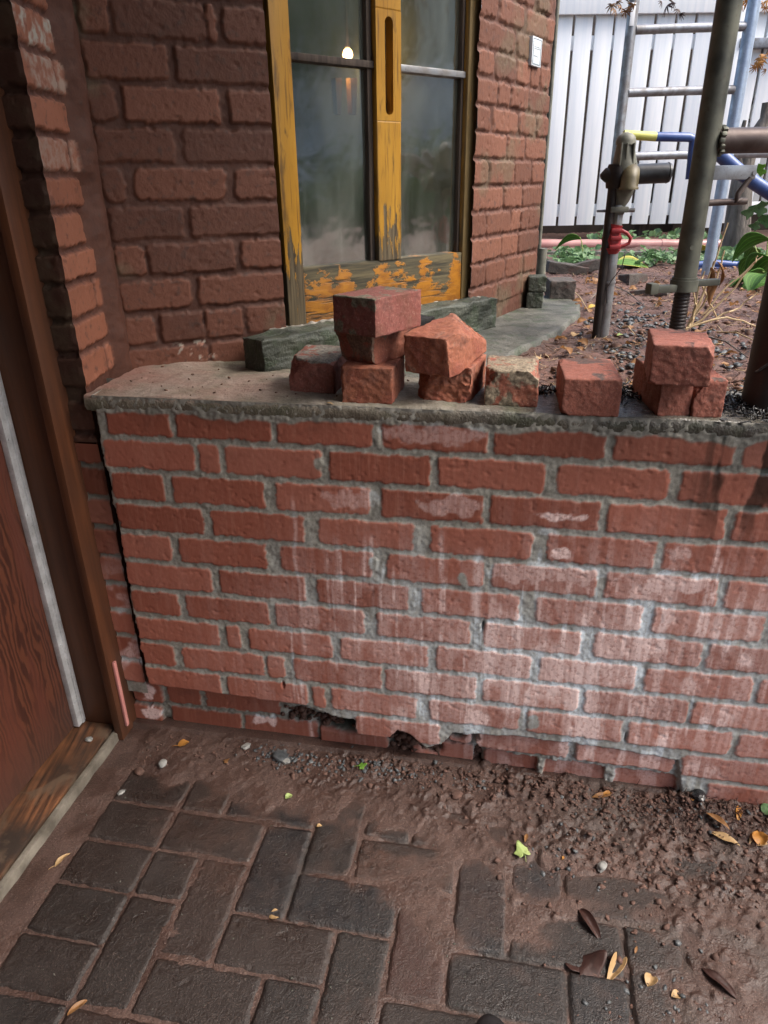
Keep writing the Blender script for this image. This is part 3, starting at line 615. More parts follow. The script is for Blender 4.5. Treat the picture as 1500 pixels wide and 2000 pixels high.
for s0, s1 in ((.050, .275), (.349, .571)):
    mm = MB(); wbar(mm, s0, s1, H+.223, H+.237, -.026, .004, .002); sub(mm.build('muntin', M['dark'] if s0 < .2 else M['galv']), win)
for s0, s1 in ((.260, .275), (.562, .571)): sub(wbar(MB(), s0, s1, zb_+.124, ZT, -.03, -.002, .002).build('putty_strip', M['dark']), win)
for s0, s1 in ((.050, .260), (.349, .562)):
    for z0, z1 in ((H-.181, H+.223), (H+.237, ZT)):
        n = 12; sa_ = np.linspace(s0, s1, n); za_ = np.linspace(z0, z1, n); S, Z = np.meshgrid(sa_, za_)
        o = grid('pane', WF.P(S, -.014+vn(S*9, Z*9, 3, 2)*.0006, Z), M['glass']); sub(o, win)
# crumbling mortar under the frame
S, Z = np.meshgrid(np.arange(-.05, .64, .004), np.linspace(0, 1, 7))
under(hs, grid('bedding_mortar', WF.P(S, .034-Z*.03+fbm(S*30, Z*2, 0, 3, 2)*.012, zb_-.010+.012*np.sin(Z*1.5)+fbm(S*60, Z*5, 0, 3, 4)*.006), M['rib']))
# sill stone
def rough_box(name, mt, dims, loc, rot, n=26, r=.004, amp=.0015, fr=60, cuts=(), seed=1, big=0.):
    b = bmesh.new(); bmesh.ops.create_cube(b, size=2); bmesh.ops.subdivide_edges(b, edges=b.edges, cuts=n, use_grid_fill=True)
    V = np.array([v.co[:] for v in b.verts]); hd = np.array(dims)/2; V = V*hd
    inn = np.clip(V, -(hd-r), hd-r); dlt = V-inn; ln = np.linalg.norm(dlt, axis=1, keepdims=True); nn = np.where(ln > 1e-9, dlt/np.maximum(ln, 1e-9), 0)
    V = inn+nn*r
    for (px, py, pz, nx, ny, nz, ca) in cuts:          # broken faces
        N = np.array([nx, ny, nz], float); N /= np.linalg.norm(N); P0 = np.array([px, py, pz])*hd
        dd = (V-P0)@N + fbm(V[:, 0]*fr*.7, V[:, 1]*fr*.7, V[:, 2]*fr*.7, 3, seed+3)*ca*.6 + fbm(V[:, 0]*200, V[:, 1]*200, V[:, 2]*200, 2, seed+4)*ca*.25
        V = np.where(dd[:, None] > 0, V-N*dd[:, None], V)
    f = lambda k, q=1: fbm(V[:, 0]*fr*q, V[:, 1]*fr*q, V[:, 2]*fr*q, 4, seed+k)
    g = lambda k: fbm(V[:, 0]*14, V[:, 1]*14, V[:, 2]*14, 2, seed+k)
    V = V + np.stack([f(1), f(2), f(3)], 1)*amp*1.6 + np.stack([g(5), g(6), g(7)], 1)*big + nn*(fbm(V[:, 0]*200, V[:, 1]*200, V[:, 2]*200, 2, seed)*.0008)[:, None]
    for v, c in zip(b.verts, V): v.co = c
    me = bpy.data.meshes.new(name); b.to_mesh(me); b.free(); o = link(me, name, mt); me.set_sharp_from_angle(angle=R_(50))
    o.location = loc; o.rotation_euler = rot; return o
SF = Frame(-.25, 1.49, 44.0)
o = rough_box('sill_stone', M['stone'], (.80, .075, .085), SF.P(.402, -.0375, H-.303-.0425), (0, 0, SF.a), 60, .004, .0035, 45, seed=5, big=.003)
o.parent = hs; o.matrix_parent_inverse = Matrix.Translation(-Vector(hs.location))
# concrete ledge round the foot of the bay
lg = [(.05, 1.34), (.17, 1.44), (.245, 1.585), (.345, 1.755), (.485, 1.965), (.63, 2.27), (.675, 2.46), (.64, 2.64), (.45, 2.62), (.2, 2.3), (-.1, 1.9), (-.3, 1.6)]
bm_ = MB(); zz = H-.385
top = [(x, y) for x, y in lg]
xs = np.arange(-.32, .70, .008); ys = np.arange(1.3, 2.68, .008); X, Y = np.meshgrid(xs, ys)
def sdpoly(X, Y, poly):
    d = np.full(X.shape, 9.); n = len(poly)
    for i in range(n):
        a = np.array(poly[i]); b = np.array(poly[(i+1) % n]); e = b-a; t = np.clip(((X-a[0])*e[0]+(Y-a[1])*e[1])/(e@e), 0, 1)
        d = np.minimum(d, np.hypot(X-a[0]-t*e[0], Y-a[1]-t*e[1]))
    return np.where(inpoly(X, Y, poly), -d, d)
sd = sdpoly(X, Y, top)+fbm(X*16, Y*16, 0, 3, 5)*.006
zl = zz + fbm(X*9, Y*9, 0, 3, 6)*.003 + fbm(X*90, Y*90, 0, 3, 7)*.0012 - .11*ss(-.006, .008, sd) + .02*ss(1.62, 1.45, Y)
under(hs, grid('ledge', np.stack([X, Y, zl], -1), M['ledge'], None, None, sd < .012))
# door side of the house: frame, sill, door; local frame across the opening
DX = FW.e; DY = -FW.n                                     # along the wall, away from us
def D(a, b, z): return Vector(FW.o + DX*a + DY*b + np.array([0, 0, z]))
def dbox(mb, a0, a1, b0, b1, z0, z1, bev=.002):
    return mb.box(D((a0+a1)/2, (b0+b1)/2, (z0+z1)/2), (abs(a1-a0), abs(b1-b0), z1-z0), rz(FW.a), bev)
a_out, _b = float((U(240, 1432, .02)-FW.o)@DX), float((U(240, 1432, .02)-FW.o)@DY)
a_in = float((U(150, 1420, .03)-FW.o)@DX)
fr_ = MB(); b_face = _b+.018
dbox(fr_, a_in-.05, a_out-.020, b_face, b_face+.10, .0, 2.3, .003); dbox(fr_, a_out-.0195, a_out, b_face-.022, b_face+.10, .0, 2.3, .004)
dbox(fr_, a_in-.05, a_out-.020, -1.6, b_face-.001, 2.1, 2.3, .003)
dr = fr_.build('door_frame', M['jamb']); under(hs, dr)
th = dbox(MB(), a_in-.02, a_out-.028, -1.7, b_face-.002, -.01, .028, .004); under(hs, th.build('threshold', M['thr']))
th = dbox(MB(), a_out-.026, a_out-.012, -1.7, b_face-.002, -.01, .022, .004); under(hs, th.build('threshold_edge', M['edge']))
dm = dbox(MB(), a_in-.045, a_in-.006, -1.6, b_face-.004, .03, 2.1, .002).build('door', M['door']); under(hs, dm)
al = MB(); dbox(al, a_in-.0055, a_in+.008, b_face-.030, b_face-.0015, .033, 2.1, .0015); dbox(al, a_in-.0055, a_in+.0115, b_face-.016, b_face-.009, .034, 2.1, .001)
for k in range(12):
    z = .10+k*.158; al.tube([D(a_in+.0082, b_face-.023, z), D(a_in+.0102, b_face-.023, z)], .0030, 10)
sub(al.build('weatherstrip', M['alu']), dm)
pk = MB(); dbox(pk, a_out+.0008, a_out+.007, b_face-.006, b_face+.004, .03, .21, .002); under(hs, pk.build('paint_drip', M['pink']))
# wall over the door side and an unseen roof added to shade the entrance
up = MB(); dbox(up, a_in-.30, a_in-.05, -4.4, .3, -.05, 2.5, 0); up.build('wall', M['paint'], None, False); under(hs, bpy.data.objects[[o.name for o in C.objects][-1]])
ro = MB(); ro.box((-.75, -1.3, 2.46), (3.7, 5.8, .10), None, .01); o = ro.build('shade_roof', M['dkroof'], None, False); under(hs, o)
# room behind the window
ir = MB()
for (s0, s1, h0, h1, z0, z1) in ((-.5, .64, -1.62, -1.58, .5, 2.45), (-.54, -.5, -1.6, -.25, .5, 2.45), (.64, .68, -1.6, -.06, .5, 2.45), (-.5, .64, -1.6, -.05, .46, .5), (-.5, .64, -1.6, -.05, 2.45, 2.5)): wbar(ir, s0, s1, z0, z1, h0, h1, 0)
under(hs, ir.build('room_wall', M['plaster'], None, False))
wl = wbar(MB(), -.02, .62, .70, zb_-.004, -.06, .048, .002); under(hs, wl.build('window_base', M['ledge'], None, False)); wl = wbar(MB(), -.05, .66, ZT+.06, 2.45, -.05, -.006, 0); under(hs, wl.build('lintel', M['dark'], None, False))
ic = MB()
for u0, u1 in ((655, 668), (684, 698)):
    q = []
    for u, v in ((u0, 152), (u1, 152), (u1-2, 224), (u0+4, 222)):
        d = ray(u, v); g = WF.o+WF.n*-.42-CAM; q.append(Vector(CAM+d*(np.dot(g, WF.n)/np.dot(d, WF.n))))
    ic.prism(q, -WF.n, .02)
under(hs, ic.build('interior_slats', M['tan']))

# ------------------------------------------------------------ paving and the mud spread over it
CW = .0965
av = np.concatenate([np.arange(-.10, 1.42, .0030), np.arange(1.42, 3.2, .012)]); bv = np.concatenate([np.arange(-2.2, -.86, .010), np.arange(-.86, .045, .0030)])
Aa, Bb = np.meshgrid(av, bv)
def fl(u, v):                              # floor point in local a, b
    p = U(u, v, .0)-FW.o; return float(p@DX), float(p@DY)
rects = []                                 # a0,a1,b0,b1 in cells, tone
tones = {'b': .05, 'c': .2, 'g': .35, 'r': .98, 'n': .55}
known = {(2,0,'V'): .12, (1,1,'V'): .62, (0,2,'V'): .42, (5,1,'V'): .95, (6,0,'V'): .08, (4,2,'V'): .32, (2,2,'H'): .55, (1,3,'H'): .52, (0,0,'H'): .50, (3,-1,'V'): .3, (7,-1,'V'): .02, (7,1,'H'): .30, (6,2,'H'): .25}
rr = random.Random(5)
for r in range(-2, 20):
    rects.append((.02, 1.6, -2.1-r-1, -2.1-r, rr.choice([.5, .45, .55]) if r < 2 else rr.choice([.3, .36, .45])))
    for c in range(0, 32):
        q = (c+r) % 4
        if q == 2: rects.append((1.6+c, 2.6+c, -2.1-r-2, -2.1-r, known.get((c, r, 'V'), rr.choice([.1, .4, .6, .7, .3]))))
        elif q == 0: rects.append((1.6+c, 3.6+c, -2.1-r-1, -2.1-r, known.get((c, r, 'H'), rr.choice([.1, .4, .6, .7, .3]))))
        elif q == 1 and c == 0: rects.append((1.6, 2.6, -2.1-r-1, -2.1-r, .4))
Hp = np.full_like(Aa, -.0065); Kp = np.zeros_like(Aa); Gp = np.full_like(Aa, .5)
e1 = fbm(Aa*60, Bb*60, 0, 3, 91)*.0022
for (a0, a1, b0, b1, tone) in rects:
    a0 *= CW; a1 *= CW; b0 *= CW; b1 *= CW; g_ = .0035
    i0, i1 = np.searchsorted(av, [a0, a1]); j0, j1 = np.searchsorted(bv, [b0, b1])
    if i1-i0 < 2 or j1-j0 < 2: continue
    W = (slice(j0, j1), slice(i0, i1)); x = Aa[W]; y = Bb[W]; r_ = .006
    qx = np.abs(x-(a0+a1)/2)-(a1-a0)/2+g_+r_; qy = np.abs(y-(b0+b1)/2)-(b1-b0)/2+g_+r_
    dd = np.hypot(np.maximum(qx, 0), np.maximum(qy, 0))+np.minimum(np.maximum(qx, qy), 0)-r_+e1[W]
    m = ss(.0015, -.0015, dd); tl = rr.uniform(-.012, .012); t2 = rr.uniform(-.012, .012); lv = rr.uniform(-.0012, .0012)
    f = lv+(x-(a0+a1)/2)*tl+(y-(b0+b1)/2)*t2 - .0016*ss(-.007, 0, dd)
    Hp[W] = Hp[W]*(1-m)+f*m; Kp[W] = m; Gp[W] = tone
Hp += fbm(Aa*150, Bb*150, 0, 3, 92)*.0006 - ss(.4, .8, fbm(Aa*80, Bb*80, 2, 3, 93))*.0012
# mud level
n0 = fbm(Aa*6, Bb*6, 0, 4, 101); n1 = fbm(Aa*30, Bb*30, 0, 4, 102); n2 = fbm(Aa*120, Bb*120, 0, 3, 103)
sx, sy = Aa/CW, Bb/CW
cover = np.maximum(ss(-2.35, -1.6, sy-.55*ss(5.2, 3., sx)+.35*n0*2), 0)*.007                              # strip along the foot of the wall
cover = np.maximum(cover, .0036*ss(4.4, 5.2, sx+n0*1.2)*ss(-4.6, -3.4, sy+n0*1.5))   # smooth mud in the middle
cover = np.maximum(cover, (.0022+.006*ss(10, 12.5, sx+n0*2)*ss(-5.5, -2.5, sy+n0))*ss(8.8, 10.5, sx+n0*2.2))                          # thick mud on the right
D0 = -.0041 + cover + n0*.0034 + n1*.0017 + fbm(Aa*13, Bb*13, 4, 3, 110)*.0016
def dip(u, v, ra, rb, dep, an=0.):
    a, b = fl(u, v); x = Aa-a; y = Bb-b; c, s = math.cos(an), math.sin(an)
    return dep*np.exp(-(((x*c+y*s)/ra)**2+((y*c-x*s)/rb)**2)**1.5)*(1+.45*n1)
dark_spots = [(895,1595,.028,.02),(975,1630,.03,.022),(1195,1740,.085,.020),(1130,1825,.060,.022),(1290,1865,.05,.018),(1425,1700,.055,.030),(1050,1715,.045,.035),(930,1760,.05,.07),(990,1900,.06,.04),(560,1690,.05,.08),(650,1665,.04,.035),(790,1650,.05,.02),(1190,1950,.08,.03)]
for u, v, ra, rb_ in dark_spots: D0 -= dip(u, v, ra, rb_, .010)
heap = .008*ss(-1.3, -.1, sy)*(.5+.8*n0)*ss(-.5, 1.5, sx)
patch = ss(-.25, .35, fbm(Aa*8, Bb*8, 5, 3, 115)); ramp_a = .25+.75*ss(3.2, 5.2, sx+n0)
lump = (ss(.05, .55, fbm(Aa*85, Bb*85, 3, 4, 104))*.0055+ss(.15, .5, fbm(Aa*40, Bb*40, 3, 4, 114))*.008*patch)*ramp_a*ss(-2.0, -.8, sy+n0+.35*(sx-6)*ss(7, 11, sx)*.6)
lump = np.maximum(lump, ss(.0, .5, fbm(Aa*42, Bb*42, 6, 4, 105))*.011*patch*ss(9.3, 10.8, sx+n0*3)*ss(-4.0, -2.2, sy+n0*2))
lump = np.maximum(lump, ss(.15, .55, fbm(Aa*50, Bb*50, 8, 4, 107))*.0055*(1-patch)*ss(9.6, 11., sx+n0*3))
stroke = fbm((Aa*.5+Bb*.86)*14, (Aa*.86-Bb*.5)*70, 0, 3, 106)*.0016                  # trowel and broom drag marks
Dm = D0 + heap + lump + stroke*ss(-.003, .003, D0)*.7 + n2*.0008 + fbm(Aa*260, Bb*260, 0, 2, 116)*.0007
left_gap = ss(.10, -.3, sx)                                                            # gritty strip by the threshold
Dm = Dm*(1-left_gap) + (-.001+n1*.003)*left_gap
Dm = np.where(sy > .05, np.maximum(Dm, .012), Dm)
PP = FW.o + Aa[..., None]*DX + Bb[..., None]*DY
dust = np.clip(ss(-.0035, .0005, Dm-Hp)*.9 + .30*ss(-.3, .4, n0+n1*.6), 0, 1)*ss(-5.6, -2., sy+.5*(sx-4))
P1 = PP.copy(); P1[..., 2] = Hp
tag(grid('paving', P1, M['paver'], None, np.stack([Gp, Gp, Gp, Gp], -1)*0+np.stack([Kp, Gp*Kp+(1-Kp)*.5, np.clip(dust, 0, 1)*.9, 0*Kp], -1)), kind='structure')
P2 = PP.copy(); P2[..., 2] = Dm
wetm = ss(.05, .4, fbm(Aa*12, Bb*12, 0, 3, 109))*ss(8, 11, sx)*.8
tag(grid('mud', P2, M['soil'], None, np.stack([Kp, Kp, wetm, 0*Kp], -1), Dm > Hp-.0012), kind='structure')
m = MB(); m.box((0, -6, -.06), (60, 14, .02)); m.box((15, -30, -.055), (90, 60, .01)); tag(m.build('ground', M['soil'], None, False), kind='structure')

# ------------------------------------------------------------ the garden behind the wall
gx = np.concatenate([np.arange(-.2, 1.9, .010), np.arange(1.9, 4, .04), np.geomspace(4, 60, 30)]); gy = np.concatenate([np.arange(1.0, 3.2, .010), np.arange(3.2, 7, .03), np.geomspace(7, 200, 40)])
def soilz(X, Y):
    hb_ = (np.stack([X, Y], -1)-FW.o[:2])@(-FW.n[:2])
    z = .770 - .03*ss(2.2, 5, Y) + .030*ss(.34, .20, hb_) + .025*ss(1.0, 1.6, X)*ss(3.5, 1.5, Y)
    return z + fbm(X*3.2, Y*3.2, 0, 3, 111)*.014 + fbm(X*14, Y*14, 0, 3, 112)*.009 + fbm(X*60, Y*60, 0, 3, 113)*.006
X, Y = np.meshgrid(gx, gy); hb_ = (np.stack([X, Y], -1)-FW.o[:2])@(-FW.n[:2])
tag(grid('garden_soil', np.stack([X, Y, soilz(X, Y)], -1), M['garden'], None, None, hb_ > .178), kind='structure')
def gz(x, y): return float(soilz(np.array([[x]]), np.array([[y]]))[0, 0])

# scattered small stuff, merged
ico = bmesh.new(); bmesh.ops.create_icosphere(ico, subdivisions=1, radius=1); IV = np.array([v.co[:] for v in ico.verts]); IF = np.array([[v.index for v in f.verts] for f in ico.faces]); ico.free()
def rocks(name, pts, size, mt, seed=1, flat=.6, long=1., sm=False, jit=.35):
    g = np.random.default_rng(seed); pts = np.asarray(pts, float); n = len(pts)
    sz = np.asarray(size)*np.ones(n)
    V = IV[None]*(1+g.uniform(-jit, jit, (n, len(IV), 1))); V = V*np.stack([g.uniform(.8, 1.2, n)*long, g.uniform(.7, 1.1, n), g.uniform(.6, 1., n)*flat], -1)[:, None]
    a, b, c = g.uniform(0, 6.28, n), g.uniform(-.5, .5, n), g.uniform(-.5, .5, n)
    def rot(V, i, j, t): x = V[..., i].copy(); y = V[..., j].copy(); V[..., i] = x*np.cos(t)[:, None]-y*np.sin(t)[:, None]; V[..., j] = x*np.sin(t)[:, None]+y*np.cos(t)[:, None]
    rot(V, 1, 2, b); rot(V, 0, 2, c); rot(V, 0, 1, a)
    V = V*sz[:, None, None]+pts[:, None]
    Fc = IF[None]+(np.arange(n)*len(IV))[:, None, None]
    return link(raw_mesh(name, V.reshape(-1, 3), Fc.reshape(-1, 3)), name, mt, None, sm)
def slivers(name, pts, ln, th, mt, seed=1, tilt=.25):
    g = np.random.default_rng(seed); pts = np.asarray(pts, float); n = len(pts); ln = np.asarray(ln)*np.ones(n)
    az = g.uniform(0, 6.28, n); el = g.normal(0, tilt, n); dv = np.stack([np.cos(az)*np.cos(el), np.sin(az)*np.cos(el), np.sin(el)], -1)
    sd_ = np.stack([-np.sin(az), np.cos(az), 0*az], -1); up_ = np.cross(dv, sd_); bend = g.uniform(-.25, .25, n)
    V = []
    for k, t in enumerate((-.5, 0, .5)):
        c = pts+dv*(t*ln)[:, None]+sd_*((bend*ln)*(1-(2*t)**2))[:, None]; w_ = th*(1 if t == 0 else .55)
        for q in range(3): an = q*2.094; V.append(c+sd_*w_*math.cos(an)+up_*w_*math.sin(an)*.7)
    V = np.stack(V, 1); fc = []
    for k in (0, 3):
        for q in range(3): fc.append([k+q, k+(q+1) % 3, k+3+(q+1) % 3, k+3+q])
    Fc = np.array(fc)[None]+(np.arange(n)*9)[:, None, None]
    return link(raw_mesh(name, V.reshape(-1, 3), Fc.reshape(-1, 4)), name, mt)
G_ = np.random.default_rng(7)
def floor_pts(n, fa, fb, zo=0.):
    a = fa(n); b = fb(n); ia = np.clip(np.searchsorted(av, a), 0, len(av)-1); ib = np.clip(np.searchsorted(bv, b), 0, len(bv)-1)
    z = np.maximum(Dm, Hp)[ib, ia]+zo; P = FW.o+a[:, None]*DX+b[:, None]*DY; P[:, 2] = z; return P
uni = lambda lo, hi: (lambda n: G_.uniform(lo, hi, n)); nrm = lambda m, s: (lambda n: G_.normal(m, s, n))
pp = np.concatenate([floor_pts(1300, lambda n: .35+1.15*G_.random(n)**.8, lambda n: -np.abs(G_.normal(0, .035, n))-.003), floor_pts(120, uni(0, .4), lambda n: -np.abs(G_.normal(0, .05, n))-.005), floor_pts(500, nrm(1.12, .15), nrm(-.15, .07)), floor_pts(220, uni(.85, 1.5), uni(-.75, -.1))])
tag(rocks('crumbs', pp, np.abs(G_.normal(.0022, .0018, len(pp)))+.0012, M['rubble'], 3, jit=.6), 'crumbled brick and mortar crumbs strewn along the foot of the garden wall', 'rubble', kind='stuff')
pp = np.concatenate([floor_pts(650, uni(-.05, 1.5), uni(-.80, -.02))])
tag(rocks('grit', pp, np.abs(G_.normal(.0006, .0006, len(pp)))+.0004, M['ledge'], 4), 'fine pale grit sprinkled over the brick paving', 'grit', kind='stuff')
pp = np.concatenate([floor_pts(120, nrm(.32, .04), nrm(-.03, .015)), floor_pts(160, nrm(.55, .10), nrm(-.03, .014)), floor_pts(30, nrm(.93, .04), nrm(-.16, .06)), floor_pts(60, nrm(1.12, .10), nrm(-.05, .02)), floor_pts(40, nrm(1.08, .06), nrm(-.42, .06))])
tag(rocks('chippings', pp, np.abs(G_.normal(.0024, .0018, len(pp)))+.001, M['chip'], 5), 'dark stone chippings in the mud below the garden wall', 'chippings', kind='stuff')
# rubble inside the broken foot of the wall
pts = []
for u, v, n, s_ in ((580,1412,90,.020),(640,1430,30,.02),(800,1465,140,.020),(850,1480,120,.022),(770,1490,80,.02),(930,1490,30,.006)):
    c = px2wall(u, v)
    for k in range(n):
        s1_, z1_ = c[0]+rr.gauss(0, s_), c[1]+rr.gauss(0, .010); pts.append(FW.P(s1_, -.055+rr.uniform(0, .02), max(z1_, .004)))
tag(rocks('broken_mortar', pts, np.abs(G_.normal(.005, .003, len(pts)))+.002, M['rubble'], 8, .8), 'loose broken mortar packed in the cavity at the foot of the garden wall', 'mortar rubble', kind='stuff')

# named stones on the paving
for i, (u, v, s_, mt, lab) in enumerate([(178,1457,.0085,'stonep','pale flat pebble lying on the wooden threshold'),(318,1488,.010,'stonep','light grey flat pebble on the mud near the threshold'),(545,1470,.016,'chip','dark grey stone against the foot of the wall left of centre'),(480,1452,.009,'stonep','beige stone tucked at the foot of the wall'),(557,1483,.010,'stonep','pale chip leaning on the dark grey stone'),(893,1550,.012,'rubble','small red brick fragment on the mud in the middle'),(1362,1562,.016,'charcoal','black shiny lump among the leaves on the right'),(1058,1468,.008,'stonep','small pale stone on the mud left of the stretcher brick'),(1175,1690,.011,'stonep','grey pebble in the mud right of the green leaf'),(270,1500,.010,'rubble','reddish pebble in the corner near the door frame'),(235,1540,.007,'stonep','white pebble beside the concrete strip')]):
    p = U(u, v, .012 if v > 1470 or u < 300 else .02); z = gz if False else None
    q = FW.o*0+p; a, b = float((p-FW.o)@DX), float((p-FW.o)@DY)
    ia = min(np.searchsorted(av, a), len(av)-1); ib = min(np.searchsorted(bv, b), len(bv)-1); zz_ = .030 if i == 0 else float(max(Dm[ib, ia], Hp[ib, ia]))
    t = bmesh.new(); bmesh.ops.create_icosphere(t, subdivisions=3, radius=1)
    for vv in t.verts:
        c = np.array(vv.co[:]); f = 1+.45*float(fbm(c[0]*.9, c[1]*.9, c[2]*.9, 2, 200+i))+.12*float(vn(c[0]*3, c[1]*3, c[2]*3, 300+i)); vv.co = Vector(c*f*s_*np.array([1.15, .85, .55]))
    me = bpy.data.meshes.new('stone'); t.to_mesh(me); t.free(); o = link(me, 'stone', M[mt]); me.set_sharp_from_angle(angle=R_(30)); o.location = (p[0], p[1], zz_+s_*.32); o.rotation_euler = (0, 0, i*1.3)
    tag(o, lab, 'stone', 'stones lying on the paving')

# ------------------------------------------------------------ leaves
def leaf_mesh(kind, L, seed, curl=.25, edge=False):
    rr = random.Random(seed); b = []
    if kind == 'oval': pts = [(t, .5*w_) for t, w_ in ((0, .05), (.08, .35), (.2, .62), (.35, .78), (.5, .8), (.65, .68), (.8, .45), (.92, .2), (1, .02))]
    elif kind == 'thin': pts = [(t, .5*w_) for t, w_ in ((0, .03), (.1, .14), (.3, .27), (.5, .30), (.7, .25), (.85, .14), (1, .02))]
    elif kind == 'hosta': pts = [(t, .5*w_) for t, w_ in ((0, .10), (.07, .42), (.17, .66), (.32, .80), (.5, .76), (.68, .58), (.84, .32), (.94, .13), (1, .01))]
    if kind in ('oval', 'thin', 'hosta'):
        V = []; Fq = []; cols = 7; mk = []
        for t, w_ in pts:
            for j in range(cols):
                q = j/(cols-1)*2-1; x = t*L; y = q*w_*L*(1+rr.uniform(-.04, .04)); z = curl*L*(t-.45)**2*-1.2 + abs(q)**1.5*w_*L*curl*1.2 + rr.uniform(-.012, .012)*L + (.010*L*math.sin(q*9) if kind == 'hosta' else 0)
                V.append((x, y, z)); mk.append((1. if (edge and abs(q) > .8) else 0., (q+1)/2, 0, 1))
        ph = rr.uniform(0, 6); V = [(x, y, z+(.045*L*math.sin(9*x/L+ph)*math.cos(11*y/L+ph) if kind != 'hosta' else 0)) for x, y, z in V]
        n = len(pts)
        for i in range(n-1):
            for j in range(cols-1): Fq.append((i*cols+j, (i+1)*cols+j, (i+1)*cols+j+1, i*cols+j+1))
        return V, Fq, mk
    if kind == 'maple':                      # five lobes, fan of quads from the middle
        ang = [-150, -118, -95, -68, -45, -25, 0, 25, 45, 68, 95, 118, 150]; rad = [.28, .55, .34, .78, .44, .62, 1.0, .62, .44, .78, .34, .55, .28]
        V = [(0, 0, 0)]; Fq = []
        for a, r in zip(ang, rad):
            for k in (.5, 1):
                z = curl*L*(r*k)**2*math.cos(R_(a)*2)*.5+rr.uniform(-.02, .02)*L
                V.append((L*.5*r*k*math.cos(R_(a)), L*.5*r*k*math.sin(R_(a)), z))
        m_ = len(ang)
        for i in range(m_-1):
            a0, a1, b0, b1 = 1+2*i, 2+2*i, 3+2*i, 4+2*i; Fq.append((a0, a1, b1, b0)); Fq.append((0, a0, b0))
        return V, Fq, [(0, 0, 0, 1)]*len(V)
    if kind == 'star':                       # deeply cut maple leaf
        V = []; Fq = []
        for a, r in ((-100, .55), (-62, .8), (-30, .95), (0, 1), (30, .95), (62, .8), (100, .55)):
            c, s = math.cos(R_(a)), math.sin(R_(a)); i = len(V)
            for t, w_ in ((0, .02), (.45, .10), (1, .005)):
                x, y = r*t*L, w_*L; z = -curl*L*t*t
                V += [(x*c-y*s, x*s+y*c, z), (x*c+y*s, x*s-y*c, z)]
            Fq += [(i, i+1, i+3, i+2), (i+2, i+3, i+5, i+4)]
        return V, Fq, [(0, 0, 0, 1)]*len(V)
def leaf(name, kind, L, loc, rot, mt, lab=None, seed=1, curl=.25, edge=False, group=None, stem=0, cat='leaf'):
    V, Fq, mk = leaf_mesh(kind, L, seed, curl, edge)
    me = bpy.data.meshes.new(name); me.from_pydata(V, [], Fq); o = link(me, name, mt)
    ca = me.color_attributes.new('mk', 'FLOAT_COLOR', 'POINT'); ca.data.foreach_set('color', np.array(mk, np.float32).ravel())
    md = o.modifiers.new('s', 'SUBSURF'); md.levels = md.render_levels = 2
    md = o.modifiers.new('t', 'SOLIDIFY'); md.thickness = max(.0004, L*.008)
    o.location = loc; o.rotation_euler = rot
    if lab: tag(o, lab, cat, group)
    if stem:
        s = MB(); s.tube([(0, 0, 0), (-stem*.5, .1*stem, .002), (-stem, .3*stem, .0)], [.0007, .0006, .0005], 6); s.build('stalk', mt, o)
    return o
def onfloor(u, v, dz=.003):
    p = U(u, v, .004); a, b = float((p-FW.o)@DX), float((p-FW.o)@DY); ia = min(np.searchsorted(av, a), len(av)-1); ib = min(np.searchsorted(bv, b), len(bv)-1)
    return (p[0], p[1], float(max(Dm[ib, ia], Hp[ib, ia]))+dz)
